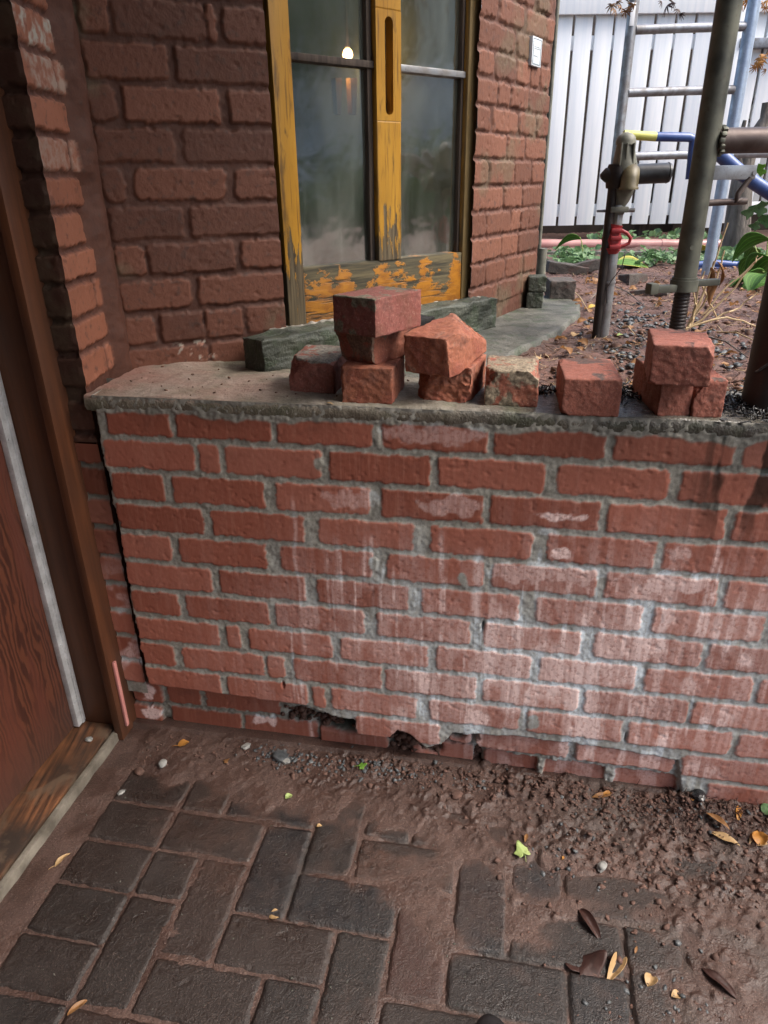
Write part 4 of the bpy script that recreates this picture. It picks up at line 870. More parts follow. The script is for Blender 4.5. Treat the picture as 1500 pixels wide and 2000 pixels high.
LS = [
 (1022,1672,'maple',.058,1.9,.30,'lime',.020,'pale green lobed leaf lying on the dark paver in the middle'),
 (705,1503,'maple',.034,.2,.2,'green',.015,'bright green torn leaf on the mud under the broken foot of the wall'),
 (558,1560,'oval',.018,.8,.4,'lime',.0,'shrivelled pale green leaf on the mud left of centre'),
 (1190,1912,'thin',.075,.9,.75,'tan',0,'curled tan leaf rim at the bottom right, beside the big dark leaf'),
 (1135,1895,'maple',.115,.5,.55,'dark',0,'big wet dark brown leaf on the paving at the bottom right'),
 (1130,1770,'thin',.065,-1.2,.5,'dark',0,'narrow dark rotten leaf in the joint below the green leaf'),
 (1385,1480,'thin',.0,0,0,'tan',0,''),
 (1155,1562,'thin',.045,.1,.3,'brown',0,'narrow brown leaf on the crumbs below the wall, left one'),
 (1175,1558,'thin',.030,.3,.4,'orange',0,'small orange leaf beside the narrow brown leaf below the wall'),
 (1375,1600,'thin',.050,-.9,.3,'brown',0,'brown leaf pointing down on the mud at the right'),
 (1385,1630,'thin',.055,-.55,.3,'tan',0,'tan curled leaf just below the brown pointing leaf'),
 (1440,1608,'thin',.042,1.1,.35,'orange',0,'upright yellow orange leaf near the right edge'),
 (1345,1577,'thin',.022,.5,.3,'orange',0,'tiny orange leaf beside the black lump'),
 (1465,1650,'oval',.040,.3,.4,'tan',0,'crumpled tan leaf at the right edge of the paving'),
 (1485,1657,'oval',.035,1.3,.4,'orange',0,'crumpled orange leaf at the right edge of the paving'),
 (1490,1600,'oval',.04,.6,.2,'ivy',0,'small dark green sprig at the foot of the wall on the far right'),
 (105,1690,'thin',.034,1.0,.5,'tan',.01,'folded tan leaf on the strip beside the threshold'),
 (525,1785,'oval',.022,.2,.6,'tan',0,'small curled beige leaf on the pavers left of centre'),
 (440,1490,'maple',.026,.5,.3,'brown',0,'brown ragged leaf on the mud near the wall on the left'),
 (348,1462,'oval',.026,.4,.25,'orange',.012,'rust orange leaf in the corner by the door frame'),
 (1266,1925,'oval',.026,.9,.5,'tan',0,'cup shaped tan leaf near the bottom right corner'),
 (1312,1945,'oval',.018,.2,.4,'tan',0,'small pale leaf fragment near the bottom right corner'),
 (1440,1950,'thin',.06,2.2,.3,'dark',0,'dark seed stalk leaf at the bottom right corner'),
 (618,1613,'oval',.012,.3,.4,'tan',0,'tiny tan leaf scrap on top of the dark paver'),
 (130,1980,'thin',.035,.8,.4,'brown',0,'brown leaf at the bottom left corner'),
 (1025,1648,'thin',.024,1.2,.3,'brown',0,'dark brown stalk above the green leaf'),
 (1240,1862,'thin',.015,1.,.2,'brown',0,'reddish brown seed on the mud at the right'),
 (1098,1680,'thin',.014,1.,.2,'orange',0,'pinkish orange petal at the tip of the rotten leaf'),
]
for i, (u, v, k, L, az, cu, mt, st, lab) in enumerate(LS):
    if L > 0: leaf('fallen_leaf', k, L, onfloor(u, v, .003+L*.03), (rr.uniform(-.15, .15), rr.uniform(-.15, .15), az), lf[mt], lab, 400+i, cu, False, 'leaves fallen on the paving', st)
lit = onfloor(1450, 1560); 
pts = floor_pts(240, nrm(1.22, .09), nrm(-.05, .035), .004); tag(slivers('leaf_litter', pts, G_.uniform(.008, .03, 240), .0012, lf['dark'], 11, .5), 'dark leaf litter on the crumbs at the foot of the wall on the right', 'leaf litter', kind='stuff')

# ------------------------------------------------------------ bricks lying on the coping
MBR = dict(a=m_loose('brick with mortar cap', .66, 0, -.03, (.27, .25, .21), None, (.030, .25)), b=m_loose('clean orange brick', .68, 0, .05, (.16, .09, .07)), c=m_loose('sooty brick', .60, .97, .02, (.26, .17, .12), (.085, .2)), d=m_loose('red brick with mortar end', .74, 0, -.05, (.24, .22, .15), (.064, .24), (.031, .20)), e=m_loose('crumbly orange brick', .62, 0, .05, (.40, .20, .13)), g=m_loose('mortar covered brick', .60, 0, .02, (.36, .29, .20), (.057, .17), (.031, .22)), h=m_loose('pinkish brick', .66, 0, -.01, (.13, .085, .07), None, (.031, .10)), k=m_loose('dark red brick', .68, 0, -.02, (.12, .06, .05), None, (.031, .08)), f=m_loose('grey brown brick', .3, 0, -.1, (.10, .085, .075)))
T = H-.357; bw, bl_, bh = .092, .20, .0615
def lbrick(mt, x, y, z, yaw, dims, label, cuts=(), tilt=(0, 0), seed=1, amp=.0022, mort=None):
    amp *= .40
    # x, y: middle of the end that faces us, at the bottom; the brick runs away from there
    dy = dims[1]/2; a = R_(yaw); c = (x-math.sin(a)*dy, y+math.cos(a)*dy, z+dims[2]/2)
    o = rough_box('loose_brick', MBR[mt], dims, c, (R_(tilt[0]), R_(tilt[1]), a), 34, .0022, amp, 90, cuts, seed)
    return tag(o, label, 'brick', 'old bricks laid out on top of the garden wall')
lbrick('a', -.130, 1.279, T, -13, (.088, .115, .063), 'half brick with a cap of grey mortar, leftmost on the wall top', [(-.3, -1, .75, -.5, -.6, .5, .004), (.8, -.6, 1, .3, -.2, 1, .004)], (2, 0), 11, .003)
lbrick('b', -.028, 1.206, T, -12, (.092, .125, .064), 'clean orange red brick at the bottom of the tallest stack', [(-.95, -.95, -.3, -1, -.5, 0, .003)], (0, 0), 12)
lbrick('c', -.050, 1.250, T+.064, -42, (.090, .175, .060), 'chipped brick with a sooty black side, second from the top of the tallest stack', [(-.8, -.95, -.1, -1, -.8, -.3, .006), (.2, -1, -.7, 0, -.7, -.6, .004)], (0, 0), 13, .003)
lbrick('d', -.045, 1.180, T+.1245, -38, (.090, .128, .0615), 'sharp edged red brick with a crusty mortar end, topmost of the tallest stack', [], (0, 0), 14, .0009)
lbrick('e', .104, 1.210, T, -20, (.098, .13, .0605), 'crumbling brick carrying the lumpy orange one', [(-.6, -.9, .1, -.7, -.8, .2, .008), (.9, -.9, -.6, .7, -.6, -.4, .006), (0, -.93, .0, .1, -1, .1, .008)], (0, 0), 15, .004)
lbrick('e', .080, 1.190, T+.0605, -28, (.094, .150, .066), 'lumpy orange brick with broken corners, upper one of the pair left of centre', [(.5, -.1, 1.0, .55, .3, .8, .006), (-.9, -.2, .9, -.8, .2, .6, .005), (.95, -.5, .1, 1, -.3, .1, .005)], (6, 0), 16, .003)
lbrick('g', .220, 1.176, T, -10, (.090, .115, .0625), 'single brick crusted with sandy mortar, standing alone in the middle', [(-.85, -.8, .7, -.7, -.6, .5, .006), (.85, -.6, .75, .6, -.1, .8, .005)], (0, 0), 17, .0035)
lbrick('h', .340, 1.116, T, -9, (.092, .150, .062), 'whole clean pinkish red brick standing alone right of centre', [(1, -.9, .9, .6, -.6, .5, .002), (-.9, -1, -.8, -.6, -.5, -.6, .003), (-1, .3, 1, -.6, .1, .7, .004)], (0, 0), 18, .0012)
lbrick('h', .474, 1.110, T, -3, (.052, .155, .062), 'brick slab with its long dark side showing, lower left one of the right hand stack', [], (0, 0), 19, .0014)
lbrick('h', .5245, 1.100, T, -6, (.048, .105, .062), 'cracked off piece beside the slab, lower right one of the right hand stack', [(-.5, -1, .6, -.9, -.3, .6, .004)], (0, 0), 20, .002)
lbrick('k', .455, 1.064, T+.063, -16, (.088, .135, .062), 'dark red brick on top of the right hand stack', [(.9, -.9, .75, .8, -.5, .6, .004), (-.95, -.95, -.85, -.5, -.6, -.7, .004), (.5, .8, 1, .3, .8, .7, .005)], (0, 0), 21, .0015)
# wet black litter between the right hand bricks
pts = []
for (x, y, s1_, n) in ((.285, 1.26, .018, 110), (.42, 1.24, .03, 220), (.60, 1.16, .045, 420), (.66, 1.08, .035, 260), (.75, 1.10, .05, 200)):
    for k in range(n):
        px_, py_ = rr.gauss(x, s1_), rr.gauss(y, s1_*.7); pts.append((px_, py_, T+.003+rr.uniform(0, .006)))
tag(slivers('black_litter', pts, G_.uniform(.005, .018, len(pts)), .0022, M['charcoal'], 12, .6), 'wet black leaf litter on the coping around the right hand bricks', 'leaf litter', kind='stuff')
pts = [(rr.uniform(-.5, .1), rr.uniform(1.24, 1.5), T+.002) for k in range(60)]
tag(rocks('brick_crumbs', pts, np.abs(G_.normal(.0014, .0012, 60))+.0008, M['mulch'], 13), 'brick crumbs scattered on the left part of the coping', 'crumbs', kind='stuff')
o = leaf('twig_chip', 'thin', .018, tuple(U(638, 785, T+.002)), (0, 0, -.8), lf['tan'], 'small tan wood chip on the coping in front of the tallest stack', 77, .1, cat='wood chip')

# stones and blocks at the far end of the ledge
zl0 = H-.387
o = rough_box('ledge_brick', MBR['f'], (.088, .12, .062), tuple(np.array(U(1094, 585, zl0))+np.array([.01, .055, .031])), (0, 0, R_(-4)), 20, .004, .0018, 60, (), 31); tag(o, 'dark grey brown brick lying on the far end of the ledge', 'brick')
p1 = U(1046, 604, zl0)
o = rough_box('concrete_block', M['stone'], (.052, .06, .052), (p1[0], p1[1]+.03, zl0+.026), (0, 0, R_(-10)), 14, .003, .002, 60, (), 32); tag(o, 'dark mossy concrete block, lower one at the corner of the bay', 'block', 'stacked concrete blocks at the bay corner')
o = rough_box('concrete_block', M['stone'], (.055, .062, .048), (p1[0]+.003, p1[1]+.03, zl0+.077), (0, 0, R_(-6)), 14, .003, .002, 60, (), 33); tag(o, 'dark mossy concrete block, upper one at the corner of the bay', 'block', 'stacked concrete blocks at the bay corner')
p1 = U(1056, 596, zl0); gp = MB(); X0, Y0 = p1[0]+.012, p1[1]+.10
gp.tube([(X0, Y0, zl0), (X0, Y0, zl0+.17)], .017, 18); gp.tube([(X0-.012, Y0-.004, zl0+.10), (X0-.012, Y0-.004, 2.4)], .007, 12)
tag(gp.build('drain_pipe', M['bell']), 'thin grey green drain pipe standing at the corner of the bay', 'drain pipe')
# plaque
pl_ = empty('plaque', tuple(HR.P(.33, .01, H+.313))); tag(pl_, 'small white plaque with a blue grey border on the brick wall right of the window', 'sign')
def plq(u, v):
    d = ray(u, v); n = HR.n; t = np.dot(HR.o-CAM, n)/np.dot(d, n); P = CAM+d*t; return float((P-HR.o)@HR.e), float(P[2])
s0 = plq(1036, 72)[0]; s1 = plq(1054, 80)[0]; z1 = plq(1036, 70)[1]; z0 = plq(1035, 128)[1]
def pbx(a, b, c, d, h0, h1): 
    m = MB(); m.box(HR.P((a+b)/2, (h0+h1)/2, (c+d)/2), (abs(b-a), h1-h0, abs(d-c)), rz(HR.a), .0006); return m
under(pl_, pbx(s0, s1, z0, z1, -.004, .008).build('plate', M['paper']))
ww, hh = s1-s0, z1-z0; e = .07*ww
m = pbx(s0+ww*.11, s1-ww*.11, z1-hh*.075, z1-hh*.055, .0075, .0088)
for a, b, c, d in ((s0+ww*.11, s1-ww*.11, z0+hh*.055, z0+hh*.075), (s0+ww*.09, s0+ww*.11, z0+hh*.06, z1-hh*.06), (s1-ww*.11, s1-ww*.09, z0+hh*.06, z1-hh*.06)):
    m.box(HR.P((a+b)/2, .0081, (c+d)/2), (b-a, .0014, d-c), rz(HR.a))
under(pl_, m.build('border', M['ink'], None, False))
m = MB()
for r_, y0 in ((random.Random(3), .66), (random.Random(4), .60), (random.Random(5), .34)):
    x = .22
    while x < (.78 if y0 > .4 else .62): w_ = r_.uniform(.03, .07); m.box(HR.P(s0+ww*(x+w_/2), .0083, z0+hh*(y0+r_.uniform(-.006, .006))), (ww*w_, .0008, hh*r_.uniform(.02, .035)), rz(HR.a)); x += w_+.03
under(pl_, m.build('faded_lettering', M['ink2'], None, False))

# ------------------------------------------------------------ scaffolding
# main standard with its base jack
YB = 1.80; xb = float(UY(1350, 467, YB)[0])
zp = lambda v, Y, u=1350: float(UY(u, v, Y)[2])
sb = empty('scaffold_post', (xb, YB, gz(xb, YB))); tag(sb, 'thick old greenish steel scaffold post on a threaded screw jack', 'scaffold post')
m = MB(); m.tube([(xb, YB, zp(548, YB)), (xb, YB, 2.9)], .0265, 32); m.tube([(xb-.006, YB-.0262, zp(482, YB)), (xb-.006, YB-.0275, zp(482, YB))], .005, 14); under(sb, m.build('tube', M['oldsteel']))
m = MB(); m.tube([(xb, YB, zp(482, YB)-.0001), (xb, YB, zp(482, YB))], .001, 6)
zt, zb2 = zp(545, YB), gz(xb, YB)-.01; pts = []; rs = []; k = 0; z = zb2
while z < zt: pts += [(xb, YB, z), (xb, YB, z+.0021)]; rs += [.0190, .0178 if k % 2 else .0195]; z += .0042; k += 1
m2 = MB(); m2.tube(pts, rs, 24); under(sb, m2.build('screw', M['black']))
m3 = MB(); m3.box((xb, YB, zb2+.006), (.13, .13, .008)); under(sb, m3.build('base_plate', M['rusty'])); m.b.free()
hn = MB(); zn = zp(556, YB); hn.tube([(xb, YB, zn-.014), (xb, YB, zn+.012)], .033, 24); hn.tube([(xb, YB, zn+.012), (xb, YB, zn+.018)], .030, 24)
hn.box((xb-.055, YB-.02, zn-.006), (.085, .020, .018), rz(.25), .003); hn.box((xb+.06, YB+.02, zn+.002), (.075, .018, .016), rz(.25), .003); hn.box((xb-.088, YB-.03, zn-.004), (.022, .026, .026), rz(.25), .004)
under(sb, hn.build('handle_nut', M['oldsteel']))
m = MB(); zc_ = zp(275, YB, 1420); m.tube([(xb+.02, YB, zc_), (3.2, YB, zc_+.010)], .0265, 28); under(sb, m.build('side_bar', M['rusty']))
m = MB()
for k in range(14):
    a = k*math.tau/14; m.box((xb+.026+.004*math.cos(a*3), YB+math.cos(a)*.028, zc_+math.sin(a)*.028), (.012, .010, .010), Matrix.Rotation(a, 3, 'X'), .003)
under(sb, m.build('weld', M['oldsteel']))
zl1 = zp(337, YB, 1420); m = MB(); m.box((xb+.073, YB, zl1), (.10, .012, .030), None, .002); m.tube([(xb+.118, YB-.009, zl1-.002), (xb+.118, YB+.009, zl1-.002)], .005, 12); under(sb, m.build('lug', M['galv']))
zl2 = zp(396, YB, 1420); m = MB(); m.tube([(xb+.015, YB, zl2), (xb+.115, YB, zl2+.003)], .0075, 14); under(sb, m.build('pin', M['rusty']))
m = MB(); m.tube([(xb+.112, YB-.004, zl1-.012), (xb+.090, YB-.006, zl1-.045), (xb+.088, YB-.006, zl1-.060), (xb+.103, YB, zl2+.006)], [.006, .007, .006, .005], 12); under(sb, m.build('hook', M['rusty']))
# slim jack with couplers in front of the fence
YJ = 1.98; xj = float(U(1172, 655, H-.40)[0]); zj = lambda v: float(UY(1205, v, YJ)[2]); g0 = gz(xj, YJ)
jk = empty('tube_coupler_stand', (xj, YJ, g0)); tag(jk, 'slim scaffold tube stuck in the soil with a red clamp and brass elbow', 'scaffold tube')
m = MB(); m.tube([(xj+.006, YJ, g0-.03), (xj+.006, YJ, zj(400))], .0165, 24); under(jk, m.build('tube', M['galv']))
m = MB(); m.tube([(xj-.014, YJ-.008, g0-.03), (xj-.014, YJ-.008, zj(330))], .0115, 18); under(jk, m.build('side_tube', M['black']))
m = MB(); zA, zB = zj(495), zj(438)
m.tube([(xj, YJ, zA), (xj, YJ, zA+.012), (xj+.002, YJ, zA+.016), (xj, YJ, (zA+zB)/2), (xj, YJ, zB-.012), (xj+.002, YJ, zB)], [.020, .026, .022, .025, .020, .024], 22)
for t_ in (.25, .55, .8): m.box((xj+.004, YJ-.022, zA+(zB-zA)*t_), (.030, .014, .012), None, .004)
lp = [(xj+.020, YJ-.01, zA+.058), (xj+.036, YJ-.01, zA+.050), (xj+.047, YJ-.01, zA+.038), (xj+.044, YJ-.01, zA+.026), (xj+.032, YJ-.01, zA+.020), (xj+.018, YJ-.01, zA+.018)]
m.tube(lp, .0045, 10); under(jk, m.build('clamp', M['red']))
m = MB(); m.tube([(xj+.005, YJ, zj(437)), (xj+.005, YJ, zj(420)), (xj+.006, YJ, zj(416)), (xj+.006, YJ, zj(405))], [.0165, .0165, .019, .019], 20)
m.box((xj+.006, YJ-.006, zj(409)), (.046, .034, .014), None, .003); under(jk, m.build('collar', M['bell']))
m = MB(); m.tube([(xj-.045, YJ+.004, zj(412)), (xj+.052, YJ+.004, zj(411))], [.003, .0055], 12); under(jk, m.build('tommy_bar', M['galv']))
m = MB(); m.tube([(xj+.010, YJ, zj(406)), (xj+.012, YJ, zj(392)), (xj+.014, YJ, zj(374)), (xj+.014, YJ, zj(360))], [.012, .021, .028, .029], 24)
m.tube([(xj+.012, YJ, zj(334)), (xj+.011, YJ, zj(322)), (xj+.009, YJ, zj(300)), (xj+.008, YJ, zj(284)), (xj+.008, YJ, zj(280))], [.032, .031, .025, .021, .021], 24)
m.tube([(xj+.008, YJ, zj(283)), (xj+.008, YJ, zj(275)), (xj+.008, YJ, zj(267)), (xj+.008, YJ, zj(261)), (xj+.008, YJ, zj(258))], [.0245, .024, .021, .013, .003], 24)
for a in (.3, .9, 1.6): m.box((xj+.008+.026*math.sin(a-1), YJ-.022, zj(302)), (.004, .012, .05), None, .001)
under(jk, m.build('bell_body', M['bell']))
m = MB(); m.tube([(xj-.002, YJ, zj(368)), (xj-.002, YJ, zj(350)), (xj-.003, YJ, zj(335)), (xj-.002, YJ, zj(322))], [.027, .030, .030, .026], 20)
m.tube([(xj-.020, YJ, zj(343)), (xj-.034, YJ, zj(342)), (xj-.046, YJ, zj(344))], [.020, .017, .006], 18)
m.tube([(xj+.030, YJ-.008, zj(342)), (xj+.038, YJ-.012, zj(342))], [.029, .029], 26); under(jk, m.build('clamp_body', M['black']))
m = MB(); m.tube([(xj+.036, YJ-.004, zj(341)), (xj+.118, YJ-.01, zj(339))], .0235, 28); m.tube([(xj+.118, YJ-.01, zj(339)), (xj+.124, YJ-.01, zj(339))], [.0245, .022], 28); under(jk, m.build('black_sleeve', M['blackpl']))
m = MB(); m.tube([(xj+.016, YJ-.040, zj(370)), (xj+.016, YJ-.040, zj(366)), (xj+.016, YJ-.040, zj(365)), (xj+.017, YJ-.038, zj(352)), (xj+.020, YJ-.032, zj(342)), (xj+.024, YJ-.020, zj(337)), (xj+.027, YJ-.006, zj(336))], [.0235, .0235, .0215, .0215, .021, .0205, .020], 24); under(jk, m.build('elbow', M['brass']))
m = MB(); m.tube([(xj+.034, YJ-.02, zj(495)), (xj+.030, YJ-.02, zj(520)), (xj+.008, YJ-.02, zj(545)), (xj-.004, YJ-.02, zj(560)), (xj+.002, YJ-.02, zj(590))], .0012, 6); under(jk, m.build('wire', M['black']))
m = MB(); m.tube([(xj+.004, YJ, g0+.14), (xj+.004, YJ, g0+.145)], .020, 18); under(jk, m.build('ring', M['galv']))
# ladder frame further back
YL = 3.3; lf_ = empty('scaffold_ladder_frame', (1.2, YL, gz(1.2, YL))); tag(lf_, 'galvanised ladder shaped scaffold frame standing in front of the white fence', 'scaffold frame')
xl0, xl1 = .992, 1.457
m = MB(); m.tube([(xl0, YL, gz(xl0, YL)-.03), (xl0, YL, 3.2)], .0205, 24); under(lf_, m.build('upright', M['galv']))
m = MB(); m.tube([(xl1, YL, gz(xl1, YL)-.03), (xl1, YL, 3.2)], .0245, 24); under(lf_, m.build('upright', M['bluegalv']))
for zr_ in (1.92, 1.47, .304+H-.004, .072+H-.004, ):
    pass
for v in (-75, 55, 178, 303):
    z = float(UY(1300, v, YL)[2]); x2 = 2.3 if v == 303 else xl1-.02; m = MB(); m.tube([(xl0+.018, YL, z-.004), ((xl0+xl1)/2, YL, z), (x2, YL, z+.002)], .0165, 18); under(lf_, m.build('rung', M['galv']))
m = MB(); m.box((xl0-.006, YL-.021, float(UY(1230, 30, YL)[2])), (.018, .003, .075), None, .001); under(lf_, m.build('sticker', M['white']))
# yellow and blue tubing
YT = 2.35; bt = empty('bent_tube', tuple(UY(1350, 268, YT))); tag(bt, 'bent tube, yellow at one end and blue at the other, behind the thick post', 'painted tube')
a, b, c, d_, e_ = UY(1218, 263, YT), UY(1281, 267, YT), UY(1345, 268, YT), UY(1354, 276, YT), UY(1346, 350, YT)
m = MB(); m.tube([a, (a+b)/2, b], .0125, 16); under(bt, m.build('yellow_end', M['yel2'])); m = MB(); m.tube([b, c, (c*.4+d_*.6)+np.array([.004, 0, .002]), d_, e_], [.0126, .0126, .0125, .012, .011], 16); under(bt, m.build('blue_end', M['blue']))
m = MB(); m.tube([UY(1385, 292, 2.2), UY(1408, 303, 2.2), UY(1440, 332, 2.2), UY(1475, 358, 2.2), UY(1620, 452, 2.2), tuple(UY(1475, 358, 2.2)+(UY(1620, 452, 2.2)-UY(1475, 358, 2.2))*2.35)], .0185, 20); tag(m.build('diagonal_brace', M['blue']), 'blue diagonal scaffold brace running down to the right behind the grey lug', 'scaffold brace')
# near dark post at the right edge
pb_ = U(1507, 800, T); xq, yq = pb_[0], pb_[1]+.02; zq = T-.002; dk = empty('dark_post', (xq, yq, zq)); tag(dk, 'near black steel post standing at the wall top on the right edge', 'scaffold post')
ztp = float(UY(1500, 452, yq)[2]); m = MB(); m.tube([(xq, yq, zq), (xq, yq, ztp-.012)], .040, 36); under(dk, m.build('post', M['black']))
m = MB(); m.tube([(xq, yq, ztp-.016), (xq, yq, ztp-.008)], .043, 36); m.tube([(xq, yq, ztp-.008), (xq+.003, yq, ztp+.01), (xq+.005, yq, ztp+.03), (xq+.005, yq, 2.6)], [.034, .031, .022, .020], 30); under(dk, m.build('collar', M['rusty']))
m = MB(); m.tube([U(1456, 738, T+.03), (xq-.045, yq-.04, zq+.075), (xq-.01, yq-.05, zq+.11), (xq+.08, yq-.05, zq+.17)], .0022, 8); under(dk, m.build('wire', M['black']))

# ------------------------------------------------------------ fence and stair
YF = 5.75; fz0 = float(UY(1060, 440, YF)[2]); fz1 = float(UY(1385, 27, YF)[2]); FX = 1.02; pitch = .1385
fn = empty('white_fence', (FX, YF, .72)); tag(fn, 'white painted fence of wide upright boards with narrow dark gaps', 'fence')
m = MB(); xk = float(UY(1087.5, 433, YF)[0])-pitch*3; rr = random.Random(9)
for k in range(14):
    x = xk+k*pitch
    if k == 11: m.box((x+.01, YF-.02, (fz0+2.3)/2-.03), (.055, .10, 2.3-fz0), None, .003); continue
    if k > 11: x -= .07
    m.box((x+pitch/2+rr.uniform(-.002, .002), YF, (fz0+2.3)/2+rr.uniform(-.004, .004)), (pitch-.021, .022, 2.3-fz0), Matrix.Rotation(rr.uniform(-.003, .003), 3, 'Y'), .002)
under(fn, m.build('boards', M['white'])); m = MB()
m.box((FX+.6, YF-.035, (fz1+2.5)/2), (2.5, .030, 2.5-fz1), None, .003); under(fn, m.build('fascia', M['white']))
for z in (fz0+.10, float(UY(1150, 83, YF)[2])):
    m = MB(); m.box((FX+.6, YF+.035, z), (2.5, .04, .085), None, .002); under(fn, m.build('rail', M['white']))
m = MB()
for x in (FX-.3, 2.02): m = MB(); m.box((x, YF+.10, 1.0), (.09, .09, 1.0), None, .003); under(fn, m.build('post', M['dark']))
m = MB(); m.box((FX+.8, YF+.65, 1.6), (4.4, .05, 2.6)); tag(m.build('gap_backdrop', M['dkroof'], None, False), 'dark sheet behind the white fence gaps', 'backdrop')  # plain dark sheet a little way behind the boards
# fence run on under the garden stair, its shade put into grey paint
f2 = empty('shaded_fence', (2.35, 5.0, .72)); tag(f2, 'white slatted panel with shade painted grey, under the garden stair, behind the thick scaffold post', 'fence'); YG = 5.9
m = MB(); x0 = float(UY(1376, 420, YG)[0])
zg0, zg1 = float(UY(1400, 420, YG)[2]), float(UY(1400, 250, YG)[2]); zg2 = float(UY(1440, 104, YG)[2])
for k in range(9): m.box((x0+.065+k*.135, YG, (zg0+zg1)/2), (.117, .02, zg1-zg0), None, .002)
under(f2, m.build('slats', M['greywhite'])); m = MB(); m.box((x0+.6, YG-.004, (zg1+zg2)/2), (1.25, .03, zg2-zg1), None, .002); under(f2, m.build('panel', M['greywhite']))
m = MB(); m.box((x0+.6, YG+.35, (zg0+zg1)/2), (1.4, .02, zg1-zg0+.3)); under(f2, m.build('backing', M['dkroof'], None, False))
st_ = empty('garden_stair', (2.7, 5.7, zg2)); tag(st_, 'white garden stair with a slanting handrail and square balusters at the top right', 'stair')
m = MB(); m.box((x0+.6, YG-.10, zg2+.03), (1.3, .26, .055), None, .003); under(st_, m.build('landing_edge', M['galv']))
for k, u in enumerate((1450, 1478, 1508, 1540)):
    p = UY(u, 60, YG); m = MB(); m.box((p[0], YG, zg2+.36), (.055, .05, .62), None, .003); under(st_, m.build('baluster', M['greywhite']))
m = MB(); q0, q1 = UY(1425, -8, YG-.12), UY(1560, 112, YG-.12); dv = Vector(q1-q0); m.box((q0+q1)/2, (dv.length*1.2, .05, .15), Matrix.Rotation(math.atan2(-dv.z, dv.x), 3, 'Y'), .003); under(st_, m.build('stringer', M['greywhite']))
for k, (a, b) in enumerate((((1418, 190), (1480, 252)), ((1487, 165), (1452, 235)))):
    m = MB(); m.tube([UY(a[0], a[1], YG-.06), UY(b[0], b[1], YG-.06)], .008, 8); under(st_, m.build('stay_wire', M['black']))
# pink drain pipe, edging, blue hose
pp0 = empty('drain_pipe', tuple(UY(1300, 487, 5.))); tag(pp0, 'pinkish brown plastic drain pipe lying along the foot of the fence', 'pipe')
m = MB(); m.tube([UY(1000, 478, 5.), UY(1300, 478, 5.), UY(1440, 478, 5.), UY(1452, 474, 5.), UY(1476, 463, 4.93)], .0335, 24); under(pp0, m.build('pipe_run', M['pipe']))
for u in (1290, 1352):
    m = MB(); m.tube([UY(u, 478, 5.), UY(u+14, 478, 5.)], .0365, 24); under(pp0, m.build('sleeve', M['pipe']))
m = MB()
for k in range(7):
    a = U(1062+k*44, 505, .735); m.box((a[0]+.07, a[1]+.1, .735), (.135, .06, .06), rz(rr.uniform(-.05, .05)), .004)
tag(m.build('bed_edging', M['ledge']), 'row of grey stones edging the plant bed in front of the pink pipe', 'edging')
for i, (u, v, y, dm, mt, lab) in enumerate(((1105,530,0,(.19,.09,.05),'f','brown brick set in the soil, left of the scaffold tube'),(1133,528,0,(.17,.09,.05),'f','darker brick set in the soil behind the scaffold tube'),(1235,552,.4,(.10,.07,.05),'f','grey brown brick end sticking out of the soil right of the scaffold tube'),(1268,578,-.5,(.13,.06,.03),'f','slate grey stone slab tilted in the soil'))):
    p = U(u, v, .765); o = rough_box('edging_brick', MBR[mt], dm, (p[0], p[1], .775), (rr.uniform(-.15, .15), rr.uniform(-.2, .2), y), 12, .004, .002, 40, (), 50+i); tag(o, lab, 'brick', 'bricks half sunk in the garden soil')
m = MB(); YH = 3.6; m.tube([UY(1362, 517, YH), UY(1400, 514, YH), UY(1460, 519, YH), UY(1540, 521, YH)], .016, 16); m.tube([UY(1362, 524, YH), UY(1440, 524, YH), UY(1456, 530, YH)], .012, 12)
m.box(UY(1442, 522, YH), (.022, .045, .05), None, .003); tag(m.build('hose', M['blue']), 'blue water pipe with a black clip on the soil right of the thick post', 'hose')

# ------------------------------------------------------------ garden scatter and plants
def gpts(n, fx, fy, dz=.004):
    x, y = fx(n), fy(n); hb_ = (np.stack([x, y], -1)-FW.o[:2])@(-FW.n[:2]); ok = (hb_ > .21) & ~inpoly(x, y, [(q[0]+.01, q[1]-.01) for q in lg]); x, y = x[ok], y[ok]
    return np.stack([x, y, soilz(x, y)+dz], -1)
far = lambda n: 1.25+2.9*G_.random(n)**1.6
pts = gpts(9000, uni(.15, 2.4), far); tag(slivers('mulch', pts, G_.uniform(.008, .035, len(pts)), .0014, M['mulch'], 21, .35), 'reddish brown mulch and needles covering the garden soil', 'mulch', kind='stuff')
pts = gpts(1500, uni(.15, 2.4), far); tag(slivers('dry_needles', pts, G_.uniform(.012, .05, len(pts)), .0009, M['straw'], 22, .25), 'straw coloured dry needles scattered on the garden soil', 'needles', kind='stuff')
pts = np.concatenate([gpts(420, nrm(.80, .10), nrm(1.95, .20), .004), gpts(120, uni(.3, 1.3), uni(1.3, 2.6), .005), gpts(150, nrm(.60, .05), nrm(1.55, .12), .005)])
tag(rocks('slate_chips', pts, np.abs(G_.normal(.005, .003, len(pts)))+.002, M['chip'], 23, .4), 'dark blue grey slate chips on the soil between the scaffold tube and the thick post', 'slate chips', kind='stuff')
pts = gpts(1400, uni(.1, 2.4), far, .003); tag(rocks('soil_clods', pts, np.abs(G_.normal(.005, .004, len(pts)))+.002, M['mulch'], 24, .6), 'reddish brown clods on the garden soil', 'soil clods', kind='stuff')
